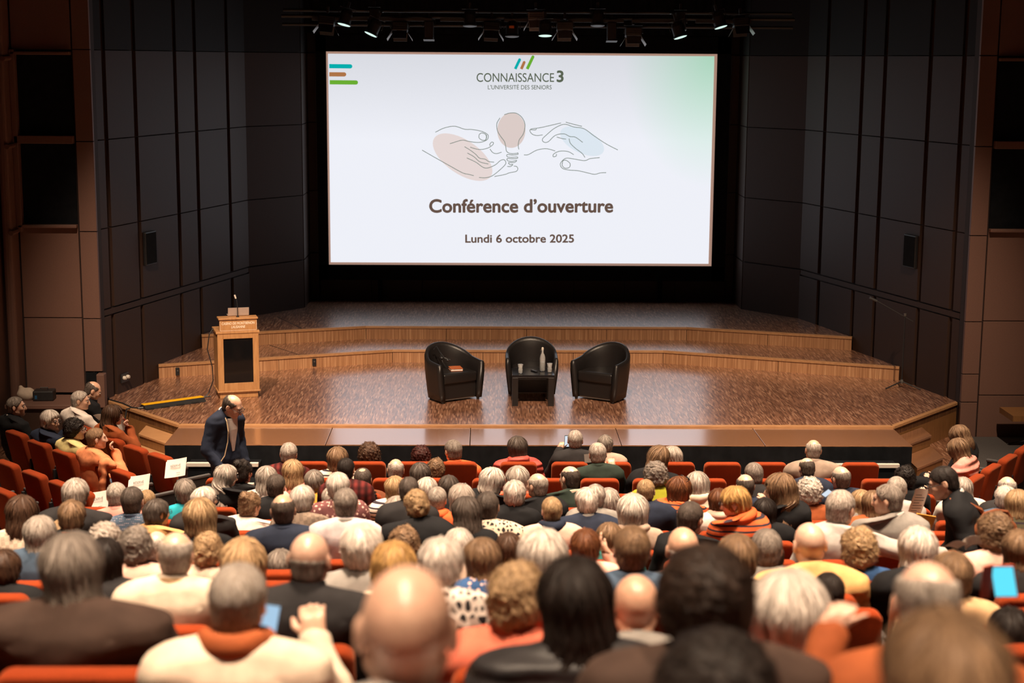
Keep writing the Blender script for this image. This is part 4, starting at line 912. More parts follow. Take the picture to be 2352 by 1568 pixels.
# --- hair
def skull(q, t): return sd_ell(*q, (0, -0.012, 0.028), (0.077+t, 0.098+t, 0.089+t))
def hairline(q, y0=0.074, z0=0.078, a=0.8, b=0.6): return a*(q[1]-y0)-b*(q[2]-z0)
def face_hole(q, w=0.062, top=0.05, back=0.02): return smax(smax(np.abs(q[0])-w, q[2]-top, 0.02), back-q[1], 0.02)   # negative inside the face opening
def ears_out(q, d, r=0.030):
    for s in (-1, 1): d = smax(d, -sd_ell(*q, (s*0.086, -0.008, -0.010), (0.03, r, r*1.2)), 0.008)
    return d
def f_hair(style):
    def fn(x, y, z):
        q = (x-HC[0], y-HC[1], z-HC[2]); nape = lambda zz: (zz-q[2])
        if style in ('crop', 'rim', 'spot', 'bald'):
            t = {'crop': 0.011, 'rim': 0.0065, 'spot': 0.011, 'bald': 0.004}[style]
            d = skull(q, t); d = smin(d, sd_ell(*q, (0, -0.045, -0.035), (0.062+t, 0.052+t, 0.062)), 0.02)
            d = smax(d, hairline(q), 0.012); d = smax(d, nape(-0.082-0.0), 0.015); d = ears_out(q, d)
            if style == 'rim': d = smax(d, -sd_ell(*q, (0, 0.015, 0.135), (0.105, 0.125, 0.083))+0.006*np.sin(x*170)*np.sin(y*150+z*90), 0.012)
            if style == 'bald': d = smax(d, q[2]-0.012+0.15*q[1], 0.012)
            if style == 'spot': d = smax(d, -sd_ell(*q, (0, -0.045, 0.14), (0.055, 0.06, 0.045)), 0.015)
            return d
        if style in ('full', 'scurly', 'curly', 'afro', 'bun', 'updo'):
            t = {'full': 0.022, 'scurly': 0.027, 'curly': 0.038, 'afro': 0.062, 'bun': 0.015, 'updo': 0.020}[style]
            d = skull(q, t); d = smin(d, sd_ell(*q, (0, -0.045, -0.035), (0.066+t*0.9, 0.058+t*0.9, 0.068)), 0.03)
            d = smax(d, hairline(q, 0.082+t*0.4, 0.070, 0.85, 0.5), 0.015); d = smax(d, nape(-0.092 if style != 'afro' else -0.12), 0.02)
            if style in ('bun', 'updo', 'full'): d = ears_out(q, d, 0.026)
            if style == 'bun': d = smin(d, sd_ell(*q, (0, -0.085, 0.098), (0.045, 0.042, 0.042)), 0.008)
            if style == 'updo':
                for xx, yy, zz in ((0.0, -0.118, 0.03), (0.028, -0.115, 0.0), (-0.028, -0.115, 0.0), (0.0, -0.115, -0.03)): d = smin(d, sd_ell(*q, (xx, yy, zz), (0.034, 0.028, 0.034)), 0.01)
            return d
        # straight or wavy hair hanging down
        zb = {'bob': -0.115, 'bobl': -0.165, 'long': -0.30, 'halfup': -0.30}[style]
        d = skull(q, 0.023)
        if style in ('bob', 'bobl'):
            d = smin(d, sd_cone(*q, (0, -0.018, 0.02), (0, -0.024, zb+0.03), 0.098, 0.104 if style == 'bob' else 0.098, 1.05), 0.03)
        else:
            d = smin(d, sd_cone(*q, (0, -0.020, 0.02), (0, -0.045, -0.10), 0.097, 0.096, 1.0), 0.03)
            d = smin(d, sd_cone(*q, (0, -0.060, -0.10), (0, -0.110, zb+0.03), 0.096, 0.098, 0.75), 0.04)
        d = smax(d, zb-q[2], 0.02)
        d = smax(d, -face_hole(q, 0.058, 0.058, 0.012), 0.012)
        d = smax(d, hairline(q, 0.105, 0.06, 0.95, 0.3), 0.01)
        if style == 'halfup': d = smin(d, sd_ell(*q, (0, -0.118, 0.02), (0.018, 0.014, 0.014)), 0.006)
        return d
    return fn
HAIRW = dict(bald=0.172, rim=0.178, spot=0.180, crop=0.180, full=0.200, bob=0.212, bobl=0.208, long=0.206, halfup=0.206, curly=0.235, scurly=0.212, afro=0.285, bun=0.19, updo=0.195)
TPL = {}
def hair_tpl(style, hi):
    key = ('hair', style, hi)
    if key in TPL: return TPL[key]
    h = 0.0064 if hi else 0.0094
    zlo = HC[2]-(0.34 if style in ('long', 'halfup') else 0.20)
    P, Q = surface(f_hair(style), (-0.165, -0.30, zlo), (0.165, 0.125, HC[2]+0.195), h)
    Nn = normals(P, Q); q = P-HC
    az = np.arctan2(q[:, 0], -(q[:, 1]+0.02)); rad = np.hypot(q[:, 0], q[:, 1]+0.02)
    rs = np.random.RandomState(len(style)*7+3)
    if style in ('curly', 'scurly', 'afro', 'updo', 'bun'):
        amp, fr = {'curly': (0.0075, 130), 'scurly': (0.006, 170), 'afro': (0.0035, 110), 'updo': (0.004, 150), 'bun': (0.003, 160)}[style]
        disp = amp*np.abs(waves(P, fr, 5))-amp*0.5+(0.004 if style != 'afro' else 0.0025)*waves(P, 60, 8)
        flow = P*22.0+0.6*np.stack([waves(P, 120, s) for s in (1, 2, 3)], 1)
    else:
        n1 = 13 if style in ('bob', 'bobl', 'long', 'halfup') else 10
        ph = q[:, 2]*{'long': 14, 'halfup': 16}.get(style, 7)
        fall = np.clip(rad/0.06, 0, 1)
        ridge = np.sin(az*n1+ph+1.3*waves(P, 18, 4))*0.6+np.sin(az*(n1*2-3)+2.1*ph+waves(P, 25, 6))*0.4
        amp = {'crop': 0.0016, 'rim': 0.001, 'spot': 0.0014, 'bald': 0.0004, 'full': 0.0035, 'bob': 0.0032, 'bobl': 0.0036, 'long': 0.0038, 'halfup': 0.005}[style]
        disp = amp*ridge*fall+0.5*amp*waves(P, 40, 2)
        if style in ('bob', 'bobl', 'long', 'halfup', 'full'): disp += 0.004*waves(P, 22, 9)
        wob = 0.25*waves(P, 30, 12)
        R0 = 9.0
        flow = np.stack([np.cos(az+wob*0.3)*R0, np.sin(az+wob*0.3)*R0, q[:, 2]*9+rad*6], 1)
        if style in ('crop', 'rim', 'spot', 'bald'): flow = np.stack([np.cos(az)*5, np.sin(az)*5, q[:, 2]*26+rad*10], 1)+0.5*np.stack([waves(P, 60, s) for s in (1, 2, 3)], 1)
    P = P+Nn*disp[:, None]
    TPL[key] = (P, Q, flow.astype(np.float32)); return TPL[key]
def body_tpl(pose, hi):
    key = ('body', pose, hi)
    if key in TPL: return TPL[key]
    raw = TPL.get(('bodyraw', pose))
    if raw is None:
        x1 = 0.86 if pose == 'spread' else 0.40
        raw = surface(f_body(pose), (-0.34, -0.27, 0.40), (x1, 0.37, 1.30), 0.0078); TPL[('bodyraw', pose)] = raw
    TPL[key] = reduce_mesh(*raw, 0.15 if hi else 0.07); return TPL[key]
def top_tpl(pose, hi):
    key = ('top', pose, hi)
    if key in TPL: return TPL[key]
    raw = TPL.get(('topraw', pose))
    if raw is None:
        x1 = 0.80 if pose == 'spread' else 0.40
        P, Q = surface(f_top(pose), (-0.36, -0.29, 0.40), (x1, 0.33, 1.10), 0.0125)
        Nn = normals(P, Q)
        folds = 0.002+0.0032*waves(P*np.array([1, 1, 1.7]), 26, 3)-0.002*np.abs(np.sin(P[:, 2]*30+P[:, 0]*14*np.sign(P[:, 0])+1.2*waves(P, 14, 21)))**6+0.002*waves(P*np.array([0.6, 1, 2.2]), 48, 7)
        P = P+Nn*folds[:, None]; raw = (P, Q); TPL[('topraw', pose)] = raw
    TPL[key] = reduce_mesh(*raw, 0.27 if hi else 0.13); return TPL[key]
def ring_fn(kind):
    def fn(x, y, z):
        if kind == 'collar':       # shirt or jacket collar standing round the neck
            yy = y+0.112; zz = z-1.030+0.25*yy; rr = np.sqrt((x/0.078)**2+(yy/0.074)**2)*0.076
            return smax(np.abs(rr-0.076+zz*0.25)-0.011, np.abs(zz)-0.030, 0.01)
        if kind == 'rollneck':
            yy = y+0.105; zz = z-1.045; rr = np.sqrt((x/0.070)**2+(yy/0.070)**2)*0.07
            return smax(np.abs(rr-0.066+0.15*zz)-0.012, np.abs(zz)-0.042, 0.014)
        if kind == 'scarf':
            yy = y+0.10; zz = z-1.030+0.2*yy; rr = np.sqrt(x**2+yy**2)
            return smin(np.sqrt((rr-0.090)**2+(zz*0.75)**2)-0.036, sd_cone(x, y, z, (0.04, 0.02, 1.0), (0.07, 0.03, 0.84), 0.035, 0.04), 0.03)
        d = sd_ell(x, y, z, (0, -0.205, 1.005), (0.135, 0.060, 0.085))      # hood lying on the back
        d = smin(d, sd_ell(x, y, z, (0.085, -0.12, 1.03), (0.05, 0.08, 0.045)), 0.04); d = smin(d, sd_ell(x, y, z, (-0.085, -0.12, 1.03), (0.05, 0.08, 0.045)), 0.04)
        return smax(d, -sd_ell(x, y, z, (0, -0.10, 1.09), (0.078, 0.075, 0.08)), 0.02)
    return fn
def ring_tpl(kind, hi):
    key = ('ring', kind)
    if key not in TPL:
        P, Q = surface(ring_fn(kind), (-0.19, -0.29, 0.76), (0.19, 0.12, 1.15), 0.009)
        if kind in ('scarf', 'hood'): P = P+normals(P, Q)*(0.004*waves(P, 60, 4))[:, None]
        TPL[key] = (P, Q)
    return TPL[key]
def face_extra(kind, side=0):
    """glasses, eyes, brows, headband in the head frame"""
    mb = MB()
    if kind == 'glasses':
        for s in (-1, 1):
            mb.tube([HC+np.array((s*0.033+0.024*cos(t), 0.113, 0.008+0.019*sin(t))) for t in np.linspace(0, 2*pi, 14)], 0.0026, 5, False)
            mb.tube([HC+np.array(p) for p in ((s*0.057, 0.110, 0.012), (s*0.076, 0.07, 0.012), (s*0.083, 0.0, 0.010))], 0.0024, 5)
        mb.tube([HC+np.array(p) for p in ((-0.010, 0.115, 0.012), (0.010, 0.115, 0.012))], 0.0024, 5)
    elif kind == 'eye':
        for s in (side,):
            n = len(mb.v); MBs = MB().lathe([(0.001, -0.0115), (0.006, -0.0100), (0.0105, -0.005), (0.0115, 0.0), (0.0105, 0.005), (0.006, 0.0100), (0.001, 0.0115)], 10)
            mb.add([HC+np.array((s*0.031+v[0], 0.087+v[2], 0.010+v[1])) for v in MBs.v], MBs.f)
    elif kind == 'iris':
        for s in (side,):
            MBs = MB().lathe([(0.006, 0.0), (0.0055, 0.0012), (0.001, 0.002)], 10); mb.add([HC+np.array((s*0.031+v[0], 0.0972+v[2], 0.010+v[1])) for v in MBs.v], MBs.f)
    elif kind == 'eyebrow':
        for s in (side,): mb.tube([HC+np.array(p) for p in ((s*0.014, 0.098, 0.030), (s*0.030, 0.097, 0.035), (s*0.048, 0.086, 0.031))], 0.0045, 6, True, 0.003)
    elif kind == 'lips':
        mb.tube([HC+np.array(p) for p in ((-0.022, 0.090, -0.0605), (-0.010, 0.0985, -0.059), (0.010, 0.0985, -0.059), (0.022, 0.090, -0.0605))], 0.0038, 6)
    elif kind == 'sunglasses':
        for s in (-1, 1): mb.add([HC+np.array((s*0.04+0.03*cos(t), 0.045+0.008*k, 0.118+0.018*sin(t)-k*0.004)) for k in (0, 1) for t in np.linspace(0, 2*pi, 12, endpoint=False)], [tuple(range(12))[::-1], tuple(range(12, 24))]+[(i, (i+1) % 12, 12+(i+1) % 12, 12+i) for i in range(12)])
        mb.tube([HC+np.array(p) for p in ((-0.07, 0.04, 0.11), (-0.085, -0.02, 0.08))], 0.003, 5); mb.tube([HC+np.array(p) for p in ((0.07, 0.04, 0.11), (0.085, -0.02, 0.08))], 0.003, 5)
    return np.array(mb.v), mb.f
def strands_tpl(style, hi):
    """thin tapering ribbons lying along the hair, so it reads as strands and has a soft outline"""
    key = ('strands', style, hi)
    if key in TPL: return TPL[key]
    P, Q, fl = hair_tpl(style, hi); Nn = normals(P, Q); rs = np.random.RandomState(11+len(style))
    cnt = {'bald': 120, 'rim': 260, 'crop': 420, 'spot': 420}.get(style, 620)
    if not hi: cnt = int(cnt*0.62)
    curly = style in ('curly', 'scurly', 'afro', 'bun', 'updo'); short = style in ('crop', 'rim', 'spot', 'bald')
    seg = 5; step = (0.0075 if short else 0.017) if not curly else 0.011
    if style in ('bob', 'bobl', 'long', 'halfup'): seg = 6; step = 0.024
    i0 = rs.choice(len(P), cnt); pos = P[i0]+Nn[i0]*0.001
    crown = HC+np.array((0, -0.035, 0.13)); spin = rs.uniform(0, 6.28, cnt); side = rs.normal(0, 0.35, cnt)
    path = [pos]; nrm = [Nn[i0]]; lift = rs.uniform(0.0005, 0.0035 if short else 0.006, cnt)*(2.0 if curly else 1.0)
    for s_ in range(seg):
        d = ((pos[:, None, :]-P[None, :, :])**2).sum(2) if cnt*len(P) < 4e6 else None
        j = d.argmin(1) if d is not None else np.array([((pos[i]-P)**2).sum(1).argmin() for i in range(cnt)])
        n = Nn[j]
        rad = pos-crown; rad[:, 2] *= 0.3
        g = rad/(np.linalg.norm(rad, axis=1)[:, None]+1e-6)*0.7+np.array((0, 0, -1.0))
        if curly:
            spin = spin+rs.uniform(0.5, 1.3, cnt); g = np.stack([np.cos(spin), np.sin(spin*0.8), np.sin(spin)], 1)
        t = g-n*(g*n).sum(1)[:, None]; t /= np.linalg.norm(t, axis=1)[:, None]+1e-9
        b = np.cross(n, t); t = t+b*(side*(0.5 if not short else 1.0))[:, None]; t /= np.linalg.norm(t, axis=1)[:, None]
        pos = P[j]*0.35+pos*0.65+t*step
        off = ((pos-P[j])*n).sum(1); pos = pos+n*(lift*(s_+1)/seg+0.001-np.minimum(off, lift))[:, None]
        path.append(pos); nrm.append(n)
    A = np.stack(path, 1); Nr = np.stack(nrm, 1); T = np.gradient(A, axis=1); W_ = np.cross(T, Nr); W_ /= np.linalg.norm(W_, axis=2)[:, :, None]+1e-9
    wd = (0.0022 if hi else 0.0030)*(0.8 if short else 1.15)*rs.uniform(0.6, 1.3, cnt)[:, None, None]*np.array([0.5, 1, 1, 0.9, 0.7, 0.25, 0.1][:seg+1])[None, :, None]
    V = np.stack([A-W_*wd, A+W_*wd], 2).reshape(-1, 3); k = seg+1
    base = (np.arange(cnt)*k*2)[:, None]+(np.arange(seg)*2)[None, :]
    F_ = np.stack([base, base+1, base+3, base+2], 2).reshape(-1, 4)
    fl2 = np.repeat(rs.uniform(-40, 40, (cnt, 3)), k*2, 0)
    TPL[key] = (V, F_, fl2.astype(np.float32)); return TPL[key]
PIV = np.array([0.0, -0.088, 1.060])
def sstep(a, b, t):
    t = np.clip((t-a)/(b-a), 0, 1); return t*t*(3-2*t)
def pose_points(P, g):
    """turn and tilt the head on the neck, stretch the spine, widen the shoulders, lean the trunk"""
    P = np.array(P, float)
    w = sstep(0.99, 1.085, P[:, 2]+0.35*np.minimum(P[:, 1]+0.16, 0))
    ya, pi_, ro = -g['yaw']*w, -g['nod']*w, g['tilt']*w
    q = (P-PIV); q *= (1+(g['hs']-1)*w)[:, None]
    c, s = np.cos(pi_), np.sin(pi_); y, z = q[:, 1]*c-q[:, 2]*s, q[:, 1]*s+q[:, 2]*c; q[:, 1], q[:, 2] = y, z
    c, s = np.cos(ro), np.sin(ro); x, z = q[:, 0]*c+q[:, 2]*s, -q[:, 0]*s+q[:, 2]*c; q[:, 0], q[:, 2] = x, z
    c, s = np.cos(ya), np.sin(ya); x, y = q[:, 0]*c-q[:, 1]*s, q[:, 0]*s+q[:, 1]*c; q[:, 0], q[:, 1] = x, y
    P = q+PIV
    tw = (1-sstep(0.99, 1.06, P[:, 2]))
    P[:, 0] *= 1+(g['wide']-1)*tw
    P[:, 1] = -0.12+(P[:, 1]+0.12)*(1+(g['wide']-1)*0.6*tw)
    P[:, 2] += g['dz']*np.clip((P[:, 2]-0.56)/0.42, 0, 1)
    u = np.clip((P[:, 2]-0.5)/0.5, 0, 1.6)
    c, s = np.cos(g['lean']*np.minimum(u, 1)), np.sin(g['lean']*np.minimum(u, 1))
    y, z = P[:, 1]+0.08, P[:, 2]-0.5
    P[:, 1], P[:, 2] = y*c+z*s-0.08, -y*s+z*c+0.5
    P[:, 0] += g['side']*u
    return P
# ------------------------------------------------------------------ auditorium seats
def rounded_back():
    """upholstered back with rounded upper corners, slightly reclined"""
    w, z0, z1, r = 0.205, 0.42, 0.90, 0.055
    pts = [(-w, z0), (w, z0)]+[(w-r+r*cos(a), z1-r+r*sin(a)) for a in np.linspace(0, pi/2, 5)]+[(-w+r*cos(a)+r, z1-r+r*sin(a)) for a in np.linspace(pi/2, pi, 5)]
    n = len(pts); vs = []
    for off, t in ((-0.115, 1), (0.0, 1)):
        for x, z in pts: vs.append((x, -0.185-0.22*(z-0.45)+off, z))
    me = MB().add(vs, [tuple(range(n)), tuple(range(n, 2*n))[::-1]]+[(i, n+i, n+(i+1) % n, (i+1) % n) for i in range(n)])
    return me.mesh('seat_backrest', bevel=0.028, segs=3, smooth=True)
ME_BACK = rounded_back(); ME_BACK.materials.append(M_SEAT)
ME_CUSH = MB().box((-0.205, -0.17, 0.33), (0.205, 0.27, 0.445)).mesh('seat_cushion', bevel=0.035, segs=3, smooth=True); ME_CUSH.materials.append(M_SEAT)
ME_SIDE = MB().box((-0.016, -0.30, 0.0), (0.016, 0.16, 0.60)).mesh('side_panel', bevel=0.008); ME_SIDE.materials.append(M_DARK)
ME_ARM = MB().box((-0.024, -0.27, 0.60), (0.024, 0.17, 0.635)).mesh('armrest', bevel=0.012); ME_ARM.materials.append(plain('armrest_grey', (0.055, 0.05, 0.05), 0.6))
def seat(loc, rz, label, cat='seat', group=None):
    r = empty('auditorium_seat', loc, rz, label, cat, group)
    link('backrest', ME_BACK, None, r); link('seat_cushion', ME_CUSH, None, r)
    for s in (-1, 1): link('side_panel', ME_SIDE, None, r, (s*0.226, 0, 0)); 
    for s in (-1, 1): link('armrest', ME_ARM, None, r, (s*0.226, 0, 0))
    return r
ORD = ['', 'first', 'second', 'third', 'fourth', 'fifth', 'sixth', 'seventh', 'eighth', 'ninth', 'tenth', 'eleventh', 'twelfth', 'thirteenth', 'fourteenth', 'fifteenth', 'sixteenth', 'seventeenth', 'eighteenth', 'nineteenth', 'twentieth', 'twenty-first', 'twenty-second', 'twenty-third', 'twenty-fourth', 'twenty-fifth', 'twenty-sixth']

# ------------------------------------------------------------------ people
HAIRC = dict(W=(0.70, 0.64, 0.59), S=(0.47, 0.42, 0.38), G=(0.26, 0.225, 0.20), D=(0.095, 0.076, 0.066), K=(0.020, 0.014, 0.012), N=(0.085, 0.044, 0.026), A=(0.155, 0.058, 0.024), L=(0.24, 0.15, 0.088), B=(0.45, 0.305, 0.17), Y=(0.52, 0.31, 0.115), R=(0.060, 0.012, 0.008), M=(0.036, 0.019, 0.012))
CLO = dict(black=(0.008, 0.008, 0.0095), navy=(0.016, 0.022, 0.042), charcoal=(0.022, 0.020, 0.021), white=(0.72, 0.64, 0.57), cream=(0.66, 0.54, 0.42), beige=(0.42, 0.31, 0.24), taupe=(0.27, 0.20, 0.155), brown=(0.052, 0.030, 0.022), grey=(0.24, 0.22, 0.20), lightgrey=(0.46, 0.42, 0.39), orange=(0.72, 0.125, 0.035), rust=(0.30, 0.075, 0.022), coral=(0.62, 0.15, 0.09), pink=(0.66, 0.27, 0.22), palepink=(0.72, 0.45, 0.36),
           puffred=(0.42, 0.07, 0.055), maroon=(0.16, 0.022, 0.02), plum=(0.16, 0.06, 0.06), olive=(0.085, 0.075, 0.042), green=(0.022, 0.034, 0.026), lime=(0.36, 0.36, 0.025), teal=(0.02, 0.13, 0.12), turq=(0.02, 0.34, 0.42), denim=(0.055, 0.085, 0.13), blue=(0.03, 0.08, 0.20), mustard=(0.72, 0.34, 0.045), ochre=(0.62, 0.36, 0.14), tan=(0.50, 0.32, 0.17), yellow=(0.60, 0.50, 0.22), peach=(0.70, 0.25, 0.11), lilac=(0.55, 0.47, 0.48), darkrust=(0.16, 0.05, 0.02), red=(0.55, 0.06, 0.03))
SKIN = [(0.62, 0.41, 0.30), (0.66, 0.45, 0.34), (0.58, 0.37, 0.26), (0.68, 0.47, 0.36)]
def reg_mesh(name, P, Q, mat, flow=None):
    if isinstance(Q, np.ndarray): me = to_mesh(name, P, Q)
    else:
        me = bpy.data.meshes.new(name); me.from_pydata([tuple(p) for p in P], [], Q); me.polygons.foreach_set('use_smooth', [True]*len(me.polygons))
    me.materials.append(mat)
    if flow is not None:
        a = me.attributes.new('flow', 'FLOAT_VECTOR', 'POINT'); a.data.foreach_set('vector', np.ascontiguousarray(flow).ravel())
    return me
LEGS = None
TOPNAME = dict(cloth='sweater', cloth_puffer='puffer_jacket', cloth_check='checked_jacket', cloth_plaid='plaid_shirt')
STYLE_TXT = dict(bald='sparse cropped hair', rim='hair around a bald crown', spot='short hair thinning at the crown', crop='short hair', full='short full hair', bob='chin-length bob', bobl='straight shoulder-length hair', long='long loose hair', halfup='long wavy hair pinned at the back', curly='curly hair', scurly='short curly hair', afro='thick bushy hair', bun='hair in a top bun', updo='pinned-up hair')
COL_TXT = dict(W='white', S='silver', G='grey', D='dark grey', K='black', N='brown', A='auburn', L='light brown', B='blond', Y='golden blond', R='dark red', M='dark brown')
def person(loc, rz, label, hair='crop', hc='G', top='navy', cloth='cloth', pose='lap', yaw=0, nod=0, tilt=0, dz=0.0, wide=1.0, lean=0.0, side=0.0, hs=1.0, hi=False, ring=None, ringc=None, extras=(), skin=0, legs='black', group='seated audience', vest=None, hidelegs=False):
    global LEGS
    r = empty('person', loc, rz, label, 'person', group)
    g = dict(yaw=radians(yaw), nod=radians(nod), tilt=radians(tilt), dz=dz, wide=wide, lean=radians(lean), side=side, hs=hs)
    sk = SKIN[skin % 4]
    P, Q = body_tpl(pose, hi); o = link('body', reg_mesh('body', pose_points(P, g), Q, mat_objcolor('skin')), None, r); o.color = (*sk, 1)
    if hair and hair != 'none':
        P, Q, fl = hair_tpl(hair, hi); o = link('hair', reg_mesh('hair', pose_points(P, g), Q, mat_objcolor('hair'), fl), None, r)
        j = random.uniform(0.9, 1.1); o.color = (*[min(1, c*j) for c in HAIRC[hc]], 1); o['label'] = COL_TXT[hc]+' '+STYLE_TXT[hair]; hcol = o.color[:]; ho = o
        P, Q, fl = strands_tpl(hair, hi); o = link('hair_strands', reg_mesh('hair_strands', pose_points(P, g), Q, mat_objcolor('hair'), fl), None, ho); o.color = hcol; o['kind'] = 'stuff'
    P, Q = top_tpl(pose, hi); o = link(TOPNAME.get(cloth, 'top'), reg_mesh('top', pose_points(P, g), Q, mat_objcolor(cloth)), None, r); o.color = (*CLO[top], 1)
    for rg, rc in ([(ring, ringc or top)] if isinstance(ring, str) else (ring or [])):
        P, Q = ring_tpl(rg, hi); o = link({'ring': 'collar'}.get(rg, rg), reg_mesh(rg, pose_points(P, g), Q, mat_objcolor('cloth_puffer' if rg == 'hood' else 'cloth')), None, r); o.color = (*CLO[rc], 1)
    fm = {'glasses': M_DARK, 'eye': plain('eye_white', (0.7, 0.66, 0.62), 0.3), 'iris': plain('eye_iris', (0.04, 0.03, 0.025), 0.3), 'eyebrow': mat_objcolor('cloth'), 'lips': plain('lip_skin', (0.42, 0.15, 0.12), 0.5), 'sunglasses': plain('sunglass_lens', (0.02, 0.02, 0.02), 0.15)}
    for e in extras:
        pair = {'eyes': 'eye', 'brows': 'eyebrow'}.get(e)
        for s in ((-1, 1) if pair else (0,)):
            P, F_ = face_extra(pair or e, s); o = link(pair or e, reg_mesh(pair or e, pose_points(P, g), F_, fm[pair or e]), None, r)
            if e == 'brows': o.color = (*HAIRC[hc], 1)
            if e == 'eyes': P, F_ = face_extra('iris', s); link('iris', reg_mesh('iris', pose_points(P, g), F_, fm['iris']), None, o)
    if not hidelegs:
        if LEGS is None:
            P, Q = surface(f_legs, (-0.25, -0.26, 0.02), (0.25, 0.50, 0.72), 0.016); P, Q = reduce_mesh(P, Q, 0.35); m1 = reg_mesh('trousers', P, Q, mat_objcolor('cloth'))
            P, Q = surface(f_shoe, (0.04, 0.32, -0.01), (0.22, 0.64, 0.18), 0.014); P, Q = reduce_mesh(P, Q, 0.4); LEGS = (m1, reg_mesh('shoe', P, Q, M_DARK))
        o = link('trousers', LEGS[0], None, r); o.color = (*CLO[legs], 1); link('shoe', LEGS[1], None, r); link('shoe', LEGS[1], None, r, (-0.27, 0, 0))
    return r
FACE = ('eyes', 'brows', 'lips')
